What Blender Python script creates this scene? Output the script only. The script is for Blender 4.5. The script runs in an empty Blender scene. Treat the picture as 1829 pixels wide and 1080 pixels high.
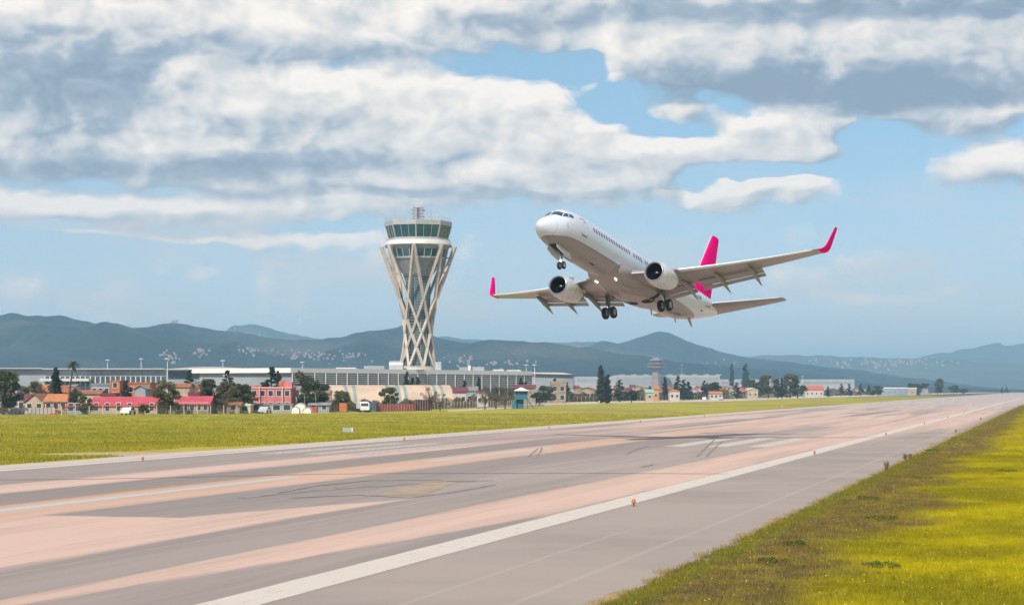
import bpy, math, random
import numpy as np
from mathutils import Matrix, Vector

# ------------------------------------------------------------------ camera, sky, sun, exposure
SC = bpy.context.scene
COL = SC.collection
F, CX, HOR, CAMH = 3600.0, 914.5, 695.0, 4.8        # focal length in photo pixels, principal column, horizon row, eye height
TH = math.atan(970.5 / F)                            # runway heading to the right of the view axis
SUN_AZ, SUN_EL = math.radians(24), math.radians(41)  # sun behind the camera, this far round to its left

def at(px, py, Y):
    return Vector(((px - CX) / F * Y, Y, CAMH + (HOR - py) / F * Y))
def gnd(px, py):
    Y = F * CAMH / (py - HOR)
    return Vector(((px - CX) / F * Y, Y, 0))
def rw(t, s, z=0.0):                                 # runway coordinates: t across, s along
    return Vector((t * math.cos(TH) + s * math.sin(TH), -t * math.sin(TH) + s * math.cos(TH), z))
def px2ts(px, py):
    p = gnd(px, py)
    return (p.x * math.cos(TH) - p.y * math.sin(TH), p.x * math.sin(TH) + p.y * math.cos(TH))

cam = bpy.data.cameras.new('camera')
cam_o = bpy.data.objects.new('camera', cam); COL.objects.link(cam_o)
cam.sensor_width = 36.0; cam.lens = F / 1829 * 36.0
cam.shift_y = (HOR - 540) / 1829
cam.clip_start = 0.5; cam.clip_end = 60000
cam_o.location = (0, 0, CAMH); cam_o.rotation_euler = (math.pi / 2, 0, 0)
SC.camera = cam_o

SC.render.engine = 'CYCLES'
SC.cycles.use_denoising = True
SC.cycles.use_adaptive_sampling = True; SC.cycles.adaptive_threshold = .02; SC.cycles.adaptive_min_samples = 12
SC.cycles.max_bounces = 4; SC.cycles.diffuse_bounces = 2; SC.cycles.glossy_bounces = 2
SC.cycles.transmission_bounces = 3; SC.cycles.volume_bounces = 0; SC.cycles.transparent_max_bounces = 8
SC.cycles.sample_clamp_indirect = 4.0
SC.view_settings.view_transform = 'Standard'; SC.view_settings.look = 'None'
SC.view_settings.exposure = 0.35; SC.view_settings.gamma = 1.0; SC.view_settings.use_curve_mapping = False

sun = bpy.data.lights.new('sun', 'SUN'); sun.energy = 4.2; sun.angle = math.radians(0.6); sun.color = (1.0, 0.90, 0.78)
sun_o = bpy.data.objects.new('sun', sun); COL.objects.link(sun_o)
SUN_DIR = Vector((-math.sin(SUN_AZ) * math.cos(SUN_EL), -math.cos(SUN_AZ) * math.cos(SUN_EL), math.sin(SUN_EL)))
sun_o.rotation_euler = SUN_DIR.to_track_quat('Z', 'Y').to_euler()

# ------------------------------------------------------------------ node helper
class NB:
    def __init__(s, tree): s.t = tree; s.n = tree.nodes; s.l = tree.links
    def put(s, sock, v):
        if isinstance(v, bpy.types.NodeSocket): s.l.new(v, sock)
        elif v is not None:
            if isinstance(v, (tuple, list)) and len(v) == 3 and sock.type == 'RGBA': v = (*v, 1)
            sock.default_value = v
    def m(s, op, a, b=None, c=None, clamp=False):
        n = s.n.new('ShaderNodeMath'); n.operation = op; n.use_clamp = clamp
        for i, v in enumerate((a, b, c)):
            if v is not None: s.put(n.inputs[i], v)
        return n.outputs[0]
    def v(s, op, a, b=None):
        n = s.n.new('ShaderNodeVectorMath'); n.operation = op
        s.put(n.inputs[0], a)
        if b is not None: s.put(n.inputs['Scale'] if op == 'SCALE' else n.inputs[1], b)
        return n.outputs['Value'] if op in ('DOT_PRODUCT', 'LENGTH') else n.outputs[0]
    def sep(s, a):
        n = s.n.new('ShaderNodeSeparateXYZ'); s.put(n.inputs[0], a); return n.outputs
    def comb(s, x=0.0, y=0.0, z=0.0):
        n = s.n.new('ShaderNodeCombineXYZ')
        for i, q in enumerate((x, y, z)): s.put(n.inputs[i], q)
        return n.outputs[0]
    def noise(s, vec, scale, detail=4.0, rough=0.5, dist=0.0):
        n = s.n.new('ShaderNodeTexNoise'); s.put(n.inputs['Vector'], vec)
        n.inputs['Scale'].default_value = scale; n.inputs['Detail'].default_value = detail
        n.inputs['Roughness'].default_value = rough; n.inputs['Distortion'].default_value = dist
        return n.outputs[0]
    def ss(s, x, a, b, lo=0.0, hi=1.0):
        n = s.n.new('ShaderNodeMapRange'); n.interpolation_type = 'SMOOTHSTEP'
        s.put(n.inputs['Value'], x); s.put(n.inputs['From Min'], a); s.put(n.inputs['From Max'], b)
        s.put(n.inputs['To Min'], lo); s.put(n.inputs['To Max'], hi)
        return n.outputs['Result']
    def lin(s, x, a, b, lo=0.0, hi=1.0):
        n = s.n.new('ShaderNodeMapRange'); n.clamp = True
        s.put(n.inputs['Value'], x); s.put(n.inputs['From Min'], a); s.put(n.inputs['From Max'], b)
        s.put(n.inputs['To Min'], lo); s.put(n.inputs['To Max'], hi)
        return n.outputs['Result']
    def mix(s, f, a, b, blend='MIX'):
        n = s.n.new('ShaderNodeMix'); n.data_type = 'RGBA'; n.blend_type = blend; n.clamp_factor = True
        s.put(n.inputs[0], f); s.put(n.inputs[6], a); s.put(n.inputs[7], b)
        return n.outputs[2]
    def band(s, t, a, b, w=0.25):                      # 1 inside [a,b], soft edges
        return s.m('MULTIPLY', s.ss(t, s_add(s, a, -w), s_add(s, a, w)), s.ss(t, s_add(s, b, -w), s_add(s, b, w), 1.0, 0.0))
def s_add(s, a, w):
    return a + w if isinstance(a, (int, float)) else s.m('ADD', a, w)

# ------------------------------------------------------------------ sky with clouds
world = bpy.data.worlds.new('World'); SC.world = world; world.use_nodes = True
def ae(px, py):
    x, z = (px - CX) / F, (HOR - py) / F
    return math.atan(x), math.atan(z / math.sqrt(1 + x * x))
# cloud masses: centre, radii (photo pixels -> angles) and weight
COVER = [
 (60, 40, 330, 70, 1.2), (430, 40, 330, 60, 1.2), (720, 45, 260, 55, 1.1), (960, 40, 180, 45, .8), (1180, 22, 260, 50, 1.1), (1500, 12, 380, 40, 1.2), (1790, 15, 200, 45, 1.2),
 (90, 160, 240, 110, 1.3), (330, 180, 170, 90, 1.5), (520, 175, 170, 70, 1.4), (690, 190, 130, 75, 1.3), (830, 235, 140, 90, 1.6), (1000, 260, 150, 85, 1.6), (920, 190, 80, 50, .7),
 (1140, 285, 110, 55, 1.3), (1215, 300, 60, 28, .9), (170, 280, 330, 48, 1.4), (480, 290, 260, 55, 1.4), (560, 335, 260, 34, .8), (850, 322, 330, 26, .9),
 (1110, 100, 80, 44, 1.2), (1280, 110, 150, 70, 1.5), (1480, 115, 220, 75, 1.7), (1700, 110, 220, 80, 1.7), (1829, 90, 90, 60, 1.2), (1110, 150, 70, 20, .7),
 (1225, 195, 75, 20, .9), (1390, 225, 95, 48, 2.0), (1455, 235, 75, 58, 1.8), (1310, 240, 50, 26, .7), (1440, 280, 60, 22, .7), (1600, 212, 130, 26, .8), (1750, 208, 120, 30, 1.0),
 (1310, 268, 70, 30, .9), (1770, 295, 110, 40, 1.5), (1690, 315, 70, 20, .8),
 (1290, 348, 66, 26, 1.6), (1345, 325, 40, 16, .6), (1440, 342, 68, 26, 1.8), (1205, 352, 50, 14, .6),
 (60, 362, 150, 32, 1.4), (150, 365, 60, 26, 1.0), (220, 400, 140, 22, 1.3), (400, 380, 240, 34, 1.2), (440, 428, 130, 15, 1.3), (600, 360, 200, 28, .7), (640, 425, 160, 18, .5),
 (252, 435, 28, 7, .8), (378, 487, 30, 9, .7), (285, 482, 26, 8, .5), (530, 500, 160, 30, .25), (650, 460, 160, 24, .3),
 (1560, 528, 200, 16, .45), (1400, 500, 180, 24, .2), (1640, 560, 260, 24, .25), (330, 560, 500, 34, .15), (1815, 150, 40, 16, .6), (1640, 460, 160, 10, .25),
]
GAPS = [(1300, 190, 50, 12, .35), (1545, 235, 40, 30, .4), (1360, 305, 120, 9, .3),(1200, 235, 60, 20, .5), (1150, 190, 60, 26, .4), (1260, 170, 60, 10, .3), (1530, 195, 60, 8, .25), (1250, 320, 30, 14, .3), (1380, 304, 90, 11, .55), (1250, 312, 30, 12, .3), (1500, 310, 40, 30, .5),(940, 118, 120, 26, .75), (1040, 130, 40, 30, .45), (590, 118, 130, 9, .35), (1090, 185, 60, 30, .5), (1160, 225, 40, 22, .35), (1575, 265, 60, 36, .55), (1225, 330, 25, 14, .2),
 (200, 339, 260, 9, .55), (110, 398, 90, 9, .4), (330, 412, 60, 6, .25), (560, 410, 140, 9, .35), (240, 440, 260, 8, .3), (330, 345, 60, 8, .2), (1100, 388, 400, 20, .25), (1330, 205, 60, 10, .3), (1560, 330, 80, 40, .4), (1829, 225, 60, 12, .3), (700, 345, 40, 8, .15), (90, 405, 140, 10, .2)]
SHADE = [   # where the masses are thick and turn their grey undersides to us (negative: sunlit flanks)
 (90, 165, 190, 85, 1.0), (230, 130, 60, 50, .35), (150, 308, 300, 18, .75), (480, 296, 230, 26, .75), (560, 240, 160, 26, .35), (700, 340, 200, 10, .3),
 (1290, 150, 170, 40, .8), (1520, 155, 260, 42, .95), (1740, 165, 200, 34, .75), (1200, 22, 320, 40, .65), (1560, 12, 300, 26, .8), (1790, 10, 140, 34, .7), (930, 20, 130, 30, .45), (120, 70, 240, 40, .2), (400, 70, 120, 36, .3), (1480, 280, 80, 14, .3), (900, 342, 300, 9, .4),
 (1750, 333, 100, 9, .4), (1590, 222, 130, 16, .4), (520, 88, 260, 14, .4), (300, 408, 300, 8, .2), (950, 285, 240, 12, .3), (1640, 95, 200, 34, .25),
 (1110, 92, 60, 34, -.45), (330, 135, 90, 34, -.35), (560, 140, 130, 26, -.40), (800, 195, 90, 36, -.45), (1000, 205, 100, 34, -.30), (1400, 208, 70, 26, -.5), (1760, 275, 90, 20, -.45), (490, 38, 60, 30, -.35), (710, 38, 60, 30, -.3), (60, 40, 80, 34, -.2), (900, 312, 220, 10, -.35), (230, 258, 180, 12, -.35), (1600, 60, 200, 16, -.2),
]
SKY_A0, SKY_A1, SKY_E0, SKY_E1 = ae(-260, 540)[0], ae(2090, 540)[0], -0.005, ae(914, -120)[1]
def sky_map(blobs, na=72, ne=56):
    A = np.linspace(SKY_A0, SKY_A1, na)[None, :]; E = np.linspace(SKY_E0, SKY_E1, ne)[:, None]
    m = np.zeros((ne, na))
    for (px, py, rx, ry, w) in blobs:
        a, e = ae(px, py)
        m += w * np.exp(-1.1 * (((A - a) * F / rx) ** 2 + ((E - e) * F / ry) ** 2))
    return m
def cover_map():
    return .66 * (1 - np.exp(-1.5 * sky_map(COVER))) - 1.2 * sky_map(GAPS)
def curve3(nb, x, fs):
    """one vector-curve node holding three smooth functions of x in [0,1]"""
    n = nb.n.new('ShaderNodeVectorCurve'); mp = n.mapping
    mp.clip_min_x, mp.clip_max_x, mp.clip_min_y, mp.clip_max_y = 0, 0, -1, -1
    mp.clip_min_x, mp.clip_max_x, mp.clip_min_y, mp.clip_max_y = 0, 1, -1, 1
    for c, f in zip(mp.curves, fs):
        xs = np.linspace(0, 1, len(f))
        while len(c.points) > 2: c.points.remove(c.points[0])
        c.points[0].location = (0, f[0]); c.points[1].location = (1, f[-1])
        for q, y in zip(xs[1:-1], f[1:-1]): c.points.new(q, y)
    mp.update()
    nb.put(n.inputs['Vector'], nb.comb(x, x, x))
    return n.outputs[0]
def sky_field(nb, ang, m, terms=4):
    """a smooth field over the sky as a sum of products of curves (azimuth x elevation)"""
    U, S, V = np.linalg.svd(m, full_matrices=False)
    o = nb.sep(ang)
    ua = nb.lin(o[0], SKY_A0, SKY_A1); ue = nb.lin(o[1], SKY_E0, SKY_E1)
    tot = None
    for k in range(terms):
        i = slice(3 * k, 3 * k + 3)
        f, g = U[:, i].T, V[i]
        mf, mg = np.abs(f).max(1), np.abs(g).max(1)
        cf = curve3(nb, ue, f / mf[:, None]); cg = curve3(nb, ua, g / mg[:, None])
        w = S[i] * mf * mg
        d = nb.v('DOT_PRODUCT', nb.v('MULTIPLY', cf, tuple(float(q) for q in w)), cg)
        tot = d if tot is None else nb.m('ADD', tot, d)
    return tot
def build_sky():
    nt = world.node_tree; nt.nodes.clear(); nb = NB(nt)
    tc = nt.nodes.new('ShaderNodeTexCoord'); d = nb.v('NORMALIZE', tc.outputs['Generated'])
    o = nb.sep(d)
    sky = nt.nodes.new('ShaderNodeTexSky'); sky.sky_type = 'NISHITA'; sky.sun_disc = False
    sky.sun_elevation = SUN_EL; sky.sun_rotation = math.pi + SUN_AZ; sky.air_density = 1.0; sky.dust_density = 0.0; sky.ozone_density = 1.6
    nb.put(sky.inputs[0], nb.comb(o[0], o[1], nb.m('ADD', nb.m('MULTIPLY', nb.m('MAXIMUM', o[2], 0.0), .7), .15)))
    blue = nb.v('MULTIPLY', nb.v('SCALE', sky.outputs[0], SKY_STRENGTH), (1.0, 1.06, .95))
    ang = nb.comb(nb.m('ARCTAN2', o[0], o[1]), nb.m('ARCSINE', o[2]), 0.0)
    wp = nb.n.new('ShaderNodeTexNoise'); nb.put(wp.inputs['Vector'], nb.v('MULTIPLY', d, (1, 1, 2.2)))
    wp.inputs['Scale'].default_value = 26; wp.inputs['Detail'].default_value = 4
    wv = nb.v('MULTIPLY', nb.v('SUBTRACT', wp.outputs['Color'], (.5, .5, .5)), (.040, .020, 0))
    ang2 = nb.v('ADD', ang, wv)
    n2 = nb.noise(nb.v('MULTIPLY', d, (1, 1, 4.0)), 7, 3, .5)
    # away from the mapped masses the same broken cloud goes on all round the sky
    infr = nb.m('MULTIPLY', nb.ss(nb.m('ABSOLUTE', nb.m('ARCTAN2', o[0], o[1])), .27, .36, 1.0, 0.0), nb.ss(o[2], .20, .25, 1.0, 0.0))
    gen = nb.m('MULTIPLY', nb.m('MULTIPLY', nb.m('SUBTRACT', 1.0, infr), nb.ss(o[2], .03, .10)), nb.ss(n2, .40, .62, 0.0, .62))
    ds = nb.v('ADD', nb.v('MULTIPLY', d, (1, 1, 1.35)), nb.v('SCALE', nb.v('SUBTRACT', wp.outputs['Color'], (.5, .5, .5)), .02))
    def dens(off, cov_off, terms):
        cov = nb.m('MULTIPLY', sky_field(nb, nb.v('ADD', ang2, cov_off), cover_map(), terms), infr)
        p = nb.v('ADD', ds, off)
        n1 = nb.noise(p, 19, 6.0, .52)
        n3 = nb.m('ABSOLUTE', nb.m('SUBTRACT', nb.noise(p, 36, 4.0, .52), .5))
        q = nb.m('ADD', nb.m('ADD', cov, gen), nb.m('MULTIPLY', nb.m('SUBTRACT', n1, .5), NOISE_AMP))
        return nb.m('ADD', q, nb.m('MULTIPLY', nb.m('SUBTRACT', n3, .09), BILLOW))
    e0 = dens((0, 0, 0), (0, 0, 0), 7)
    e1 = dens((-.0060, 0, .0090), (-.0045, .0060, 0), 7)
    shade = nb.m('MULTIPLY', sky_field(nb, ang2, sky_map(SHADE), 5), infr)
    alpha = nb.ss(e0, .06, .42)
    lit = nb.m('ADD', LIT0, nb.m('MULTIPLY', nb.m('SUBTRACT', e0, e1), LITK))
    lit = nb.m('SUBTRACT', lit, nb.m('MULTIPLY', shade, SHK))
    lit = nb.m('SUBTRACT', lit, nb.ss(e0, .5, 1.3, 0.0, .10), clamp=True)
    r = nt.nodes.new('ShaderNodeValToRGB'); nb.put(r.inputs[0], lit)
    el = r.color_ramp.elements
    el[0].position = 0.0; el[0].color = (.235, .30, .385, 1)
    el[1].position = 1.0; el[1].color = (.88, .81, .745, 1)
    for p, c in ((.28, (.34, .40, .475)), (.52, (.545, .56, .575)), (.76, (.72, .685, .655))):
        e = el.new(p); e.color = (*c, 1)
    col = nb.mix(nb.m('MULTIPLY', alpha, .96), blue, r.outputs[0])
    veil = nb.m('MULTIPLY', nb.ss(nb.noise(nb.v('MULTIPLY', d, (1, 1, 5.5)), 11, 5, .55), .42, .70), nb.ss(o[2], .14, .03))
    col = nb.mix(nb.m('MULTIPLY', veil, .70), col, (.60, .575, .575))
    col = nb.mix(nb.ss(o[2], .13, .0, 0.0, .78), col, (.60, .615, .63))
    bg = nt.nodes.new('ShaderNodeBackground'); nb.put(bg.inputs[0], col); bg.inputs[1].default_value = 1.0
    out = nt.nodes.new('ShaderNodeOutputWorld'); nt.links.new(bg.outputs[0], out.inputs[0])
    world.cycles.sampling_method = 'MANUAL'; world.cycles.sample_map_resolution = 512
SKY_STRENGTH, NOISE_AMP, BILLOW, LIT0, LITK, SHK = .112, .90, 1.2, .68, 1.30, .66
build_sky()

# ------------------------------------------------------------------ materials
MATS = {}
def mat(name, col, rough=.6, metal=0.0, var=0.0, vscale=1.0, col2=None, bump=0.0, bscale=20.0, spec=.4, emit=None, emit_s=0.0, coat=0.0, stretch=(1, 1, 1)):
    """principled material with optional procedural blotches (towards col2) and fine relief"""
    if name in MATS: return MATS[name]
    m = bpy.data.materials.new(name); m.use_nodes = True; nt = m.node_tree; nb = NB(nt)
    p = nt.nodes['Principled BSDF']
    p.inputs['Roughness'].default_value = rough; p.inputs['Metallic'].default_value = metal
    p.inputs['Specular IOR Level'].default_value = spec; p.inputs['Coat Weight'].default_value = coat
    p.inputs['Coat Roughness'].default_value = .08
    c = (*col, 1)
    if var or bump:
        tc = nt.nodes.new('ShaderNodeTexCoord'); v = nb.v('MULTIPLY', tc.outputs['Object'], stretch)
    if var:
        n = nb.noise(v, vscale, 6, .6)
        c2 = col2 if col2 else tuple(x * (1 - var) for x in col)
        nb.put(p.inputs['Base Color'], nb.mix(nb.ss(n, .35, .68, 0.0, var if col2 else 1.0), c[:3], c2))
    else: p.inputs['Base Color'].default_value = c
    if bump:
        b = nt.nodes.new('ShaderNodeBump'); b.inputs['Strength'].default_value = bump; b.inputs['Distance'].default_value = .03
        nb.put(b.inputs['Height'], nb.noise(v, bscale, 5, .6)); nt.links.new(b.outputs[0], p.inputs['Normal'])
    if emit: p.inputs['Emission Color'].default_value = (*emit, 1); p.inputs['Emission Strength'].default_value = emit_s
    MATS[name] = m
    return m
def leaf_mat(name, c1, c2, c3=None):
    """foliage: colour differs from clump to clump, light passes through a little"""
    if name in MATS: return MATS[name]
    m = bpy.data.materials.new(name); m.use_nodes = True; nt = m.node_tree; nb = NB(nt)
    p = nt.nodes['Principled BSDF']; p.inputs['Roughness'].default_value = .65; p.inputs['Specular IOR Level'].default_value = .2
    tc = nt.nodes.new('ShaderNodeTexCoord'); oi = nt.nodes.new('ShaderNodeObjectInfo')
    v = nb.v('ADD', tc.outputs['Object'], nb.v('SCALE', nb.comb(oi.outputs['Random'], oi.outputs['Random'], 0.0), 30.0))
    c = nb.mix(nb.ss(nb.noise(v, .9, 3, .6), .38, .64), c1, c2)
    if c3: c = nb.mix(nb.ss(nb.noise(v, 2.6, 2, .6), .55, .7), c, c3)
    c = nb.mix(1.0, c, nb.mix(oi.outputs['Random'], (.82, .86, .8), (1.12, 1.06, 1.0)), 'MULTIPLY')
    nb.put(p.inputs['Base Color'], c)
    tr = nt.nodes.new('ShaderNodeBsdfTranslucent'); nb.put(tr.inputs[0], c)
    ms = nt.nodes.new('ShaderNodeMixShader'); ms.inputs[0].default_value = .25
    nt.links.new(p.outputs[0], ms.inputs[1]); nt.links.new(tr.outputs[0], ms.inputs[2])
    nt.links.new(ms.outputs[0], nt.nodes['Material Output'].inputs[0])
    MATS[name] = m
    return m

# ------------------------------------------------------------------ mesh helpers
class MB:
    def __init__(s): s.v = []; s.f = []; s.m = []
    def add(s, vs, fs, mi=0):
        k = len(s.v); s.v += [tuple(q) for q in vs]; s.f += [tuple(i + k for i in f) for f in fs]; s.m += [mi] * len(fs)
        return s
    def box(s, x0, x1, y0, y1, z0, z1, mi=0):
        v = [(x, y, z) for z in (z0, z1) for y in (y0, y1) for x in (x0, x1)]
        return s.add(v, [(0, 2, 3, 1), (4, 5, 7, 6), (0, 1, 5, 4), (2, 6, 7, 3), (0, 4, 6, 2), (1, 3, 7, 5)], mi)
    def beam(s, a, b, w, h=None, up=(0, 0, 1), w2=None, h2=None, mi=0):
        a, b = Vector(a), Vector(b); h = h or w; w2 = w2 or w; h2 = h2 or h
        d = (b - a).normalized(); u = Vector(up)
        if abs(d.dot(u)) > .98: u = Vector((1, 0, 0))
        r = d.cross(u).normalized(); u = r.cross(d)
        v = [a + r * (w / 2 * i) + u * (h / 2 * j) for i, j in ((-1, -1), (1, -1), (1, 1), (-1, 1))]
        v += [b + r * (w2 / 2 * i) + u * (h2 / 2 * j) for i, j in ((-1, -1), (1, -1), (1, 1), (-1, 1))]
        return s.add(v, [(3, 2, 1, 0), (4, 5, 6, 7), (0, 1, 5, 4), (1, 2, 6, 5), (2, 3, 7, 6), (3, 0, 4, 7)], mi)
    def tube(s, pts, rads, n=8, cap=True, mi=0):
        pts = [Vector(p) for p in pts]
        if not hasattr(rads, '__len__'): rads = [rads] * len(pts)
        V, Fc = [], []
        for i, p in enumerate(pts):
            d = (pts[min(i + 1, len(pts) - 1)] - pts[max(i - 1, 0)]).normalized()
            u = Vector((0, 0, 1)) if abs(d.z) < .9 else Vector((1, 0, 0))
            r = d.cross(u).normalized(); u = r.cross(d)
            V += [p + (r * math.cos(2 * math.pi * k / n) + u * math.sin(2 * math.pi * k / n)) * rads[i] for k in range(n)]
        for i in range(len(pts) - 1):
            Fc += [(i * n + k, i * n + (k + 1) % n, (i + 1) * n + (k + 1) % n, (i + 1) * n + k) for k in range(n)]
        if cap: Fc += [tuple(range(n - 1, -1, -1)), tuple(range((len(pts) - 1) * n, len(pts) * n))]
        return s.add(V, Fc, mi)
    def lathe(s, prof, o=(0, 0, 0), axis='Z', n=24, mi=0, a0=0.0, close=False, sy=1.0, zlow=1.0):
        """prof: (radius, along). axis Z or X"""
        V, Fc = [], []
        for r, h in prof:
            for k in range(n):
                a = a0 + 2 * math.pi * k / n; c, q = math.cos(a) * r, math.sin(a) * r
                if axis == 'Z': V.append((o[0] + c, o[1] + q, o[2] + h))
                elif axis == 'Y': V.append((o[0] + c, o[1] + h, o[2] + q))
                else: V.append((o[0] + h, o[1] + c * sy, o[2] + (q if q > 0 else q * zlow)))
        m = len(prof)
        for i in range(m - 1):
            Fc += [(i * n + k, i * n + (k + 1) % n, (i + 1) * n + (k + 1) % n, (i + 1) * n + k) for k in range(n)]
        if close: Fc += [tuple(range(n - 1, -1, -1)), tuple(range((m - 1) * n, m * n))]
        return s.add(V, Fc, mi)
    def loft(s, rings, closed=True, cap=True, mi=0):
        n = len(rings[0]); V = [p for r in rings for p in r]; Fc = []
        for i in range(len(rings) - 1):
            for k in range(n if closed else n - 1):
                Fc.append((i * n + k, i * n + (k + 1) % n, (i + 1) * n + (k + 1) % n, (i + 1) * n + k))
        if cap and closed: Fc += [tuple(range(n - 1, -1, -1)), tuple(range((len(rings) - 1) * n, len(rings) * n))]
        return s.add(V, Fc, mi)
    def mesh(s, name, mats, smooth=False, angle=None):
        me = bpy.data.meshes.new(name); me.from_pydata(s.v, [], s.f)
        for q in (mats if isinstance(mats, (list, tuple)) else [mats]): me.materials.append(q)
        if any(s.m): me.polygons.foreach_set('material_index', s.m)
        bm = None
        if smooth:
            me.polygons.foreach_set('use_smooth', [True] * len(s.f))
            if angle: me.set_sharp_from_angle(angle=math.radians(angle))
        me.update()
        return me
    def build(s, name, mats, parent=None, smooth=False, angle=None, fix=True, loc=None):
        me = s.mesh(name, mats, smooth, angle)
        if fix:
            import bmesh
            bm = bmesh.new(); bm.from_mesh(me); bmesh.ops.recalc_face_normals(bm, faces=bm.faces); bm.to_mesh(me); bm.free()
        return link(name, me, parent, loc)
def link(name, me, parent=None, loc=None, rot=None, scale=None):
    o = bpy.data.objects.new(name, me); COL.objects.link(o)
    if parent: o.parent = parent
    if loc is not None: o.location = loc
    if rot is not None: o.rotation_euler = rot
    if scale is not None: o.scale = scale if hasattr(scale, '__len__') else (scale,) * 3
    return o
def tag(o, label=None, cat=None, group=None, kind=None):
    for k, q in (('label', label), ('category', cat), ('group', group), ('kind', kind)):
        if q: o[k] = q
    return o
def thing(name, label, cat, loc=(0, 0, 0), rz=0.0, group=None, scale=1.0):
    o = link(name, None, None, loc, (0, 0, rz), scale)
    o.empty_display_size = .5
    return tag(o, label, cat, group)
def fast_mesh(name, V, Q, mats, smooth=False):
    """numpy vertices (n,3) and faces (m,k) -> mesh"""
    me = bpy.data.meshes.new(name); V = np.asarray(V, np.float32); Q = np.asarray(Q, np.int32); k = Q.shape[1]
    me.vertices.add(len(V)); me.vertices.foreach_set('co', V.ravel())
    me.loops.add(Q.size); me.loops.foreach_set('vertex_index', Q.ravel())
    me.polygons.add(len(Q)); me.polygons.foreach_set('loop_start', np.arange(0, Q.size, k, dtype=np.int32))
    if smooth: me.polygons.foreach_set('use_smooth', np.ones(len(Q), bool))
    for q in (mats if isinstance(mats, (list, tuple)) else [mats]): me.materials.append(q)
    me.update(calc_edges=True); me.validate()
    return me
HAZE = 1.5e-4
RNG = np.random.default_rng(7); random.seed(5)

# ------------------------------------------------------------------ ground, field, runway
def grass_color(nb, pos):
    """colours of the airfield turf from world position: yellow flowering patches, green turf, dry brown patches near the pavement"""
    o = nb.sep(pos)
    t = nb.m('SUBTRACT', nb.m('MULTIPLY', o[0], math.cos(TH)), nb.m('MULTIPLY', o[1], math.sin(TH)))
    far = nb.ss(o[1], 90, 260)
    n1 = nb.noise(pos, .16, 5, .6); n2 = nb.noise(pos, .75, 5, .62); n3 = nb.noise(pos, .045, 3, .5)
    c = nb.mix(nb.ss(n1, .36, .62), (.260, .235, .006), (.470, .400, .002))
    c = nb.mix(nb.ss(n2, .50, .74, 0.0, .65), c, (.185, .185, .014))
    c = nb.mix(nb.ss(n3, .53, .66, 0.0, .45), c, (.215, .160, .040))
    tw = nb.m('ADD', t, nb.m('MULTIPLY', nb.m('SUBTRACT', nb.noise(pos, .09, 4, .55), .5), 9.0))
    edge = nb.m('MULTIPLY', nb.ss(tw, -6.8, -4.6, 1.0, 0.0), nb.ss(t, -14, -12))
    c = nb.mix(nb.m('MULTIPLY', edge, nb.ss(n2, .30, .58, .35, 1.0)), c, nb.mix(nb.ss(n2, .45, .6), (.200, .140, .058), (.165, .125, .050)))
    fr = nb.band(nb.m('ADD', t, nb.m('MULTIPLY', nb.m('SUBTRACT', n2, .5), .9)), -9.6, -8.8, .25)
    c = nb.mix(nb.m('MULTIPLY', fr, .8), c, (.190, .195, .022))
    c = nb.mix(nb.band(t, -11.0, -9.72, .08), c, (.40, .30, .15))
    # the broad field beyond the runway is a calmer, greener turf
    c = nb.mix(nb.m('MULTIPLY', nb.ss(t, -58, -64), .75), c, nb.mix(nb.ss(nb.noise(pos, .06, 5, .6), .40, .62), (.262, .268, .034), (.380, .330, .046)))
    dry = nb.m('MULTIPLY', nb.ss(nb.noise(nb.v('MULTIPLY', pos, (1, .35, 1)), .035, 5, .6), .47, .60), nb.ss(o[0], -25, 25))
    c = nb.mix(nb.m('MULTIPLY', nb.m('MULTIPLY', dry, nb.ss(t, -62, -66)), .75), c, (.265, .185, .075))
    return c
def turf_mat(name, blades=False):
    m = bpy.data.materials.new(name); m.use_nodes = True; nt = m.node_tree; nb = NB(nt); p = nt.nodes['Principled BSDF']
    g = nt.nodes.new('ShaderNodeNewGeometry'); c = grass_color(nb, g.outputs['Position'])
    p.inputs['Roughness'].default_value = .8; p.inputs['Specular IOR Level'].default_value = .15
    if blades:
        ri = nb.sep(g.outputs['Position'])
        c = nb.mix(nb.ss(nb.noise(g.outputs['Position'], 9.0, 2, .6), .5, .72, 0.0, .5), c, (.44, .37, .02))
        nb.put(p.inputs['Base Color'], c)
        tr = nt.nodes.new('ShaderNodeBsdfTranslucent'); nb.put(tr.inputs[0], c)
        ms = nt.nodes.new('ShaderNodeMixShader'); ms.inputs[0].default_value = .35
        nt.links.new(p.outputs[0], ms.inputs[1]); nt.links.new(tr.outputs[0], ms.inputs[2])
        nt.links.new(ms.outputs[0], nt.nodes['Material Output'].inputs[0])
    else:
        o = nb.sep(g.outputs['Position'])
        plain = nb.mix(nb.ss(nb.noise(g.outputs['Position'], .004, 5, .6), .4, .6), (.085, .095, .040), (.150, .125, .070))
        c = nb.mix(nb.ss(o[1], 900, 1900), c, plain)
        nb.put(p.inputs['Base Color'], c)
        b = nt.nodes.new('ShaderNodeBump'); b.inputs['Strength'].default_value = .9; b.inputs['Distance'].default_value = .12
        nb.put(b.inputs['Height'], nb.noise(g.outputs['Position'], 3.0, 6, .7)); nt.links.new(b.outputs[0], p.inputs['Normal'])
    return m
TURF = turf_mat('turf'); BLADE = turf_mat('turf_blades', True)
tag(MB().add([(-15500, -2500, 0), (15500, -2500, 0), (15500, 25500, 0), (-15500, 25500, 0)], [(0, 1, 2, 3)]).build('ground', TURF, fix=False), kind='structure')

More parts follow.
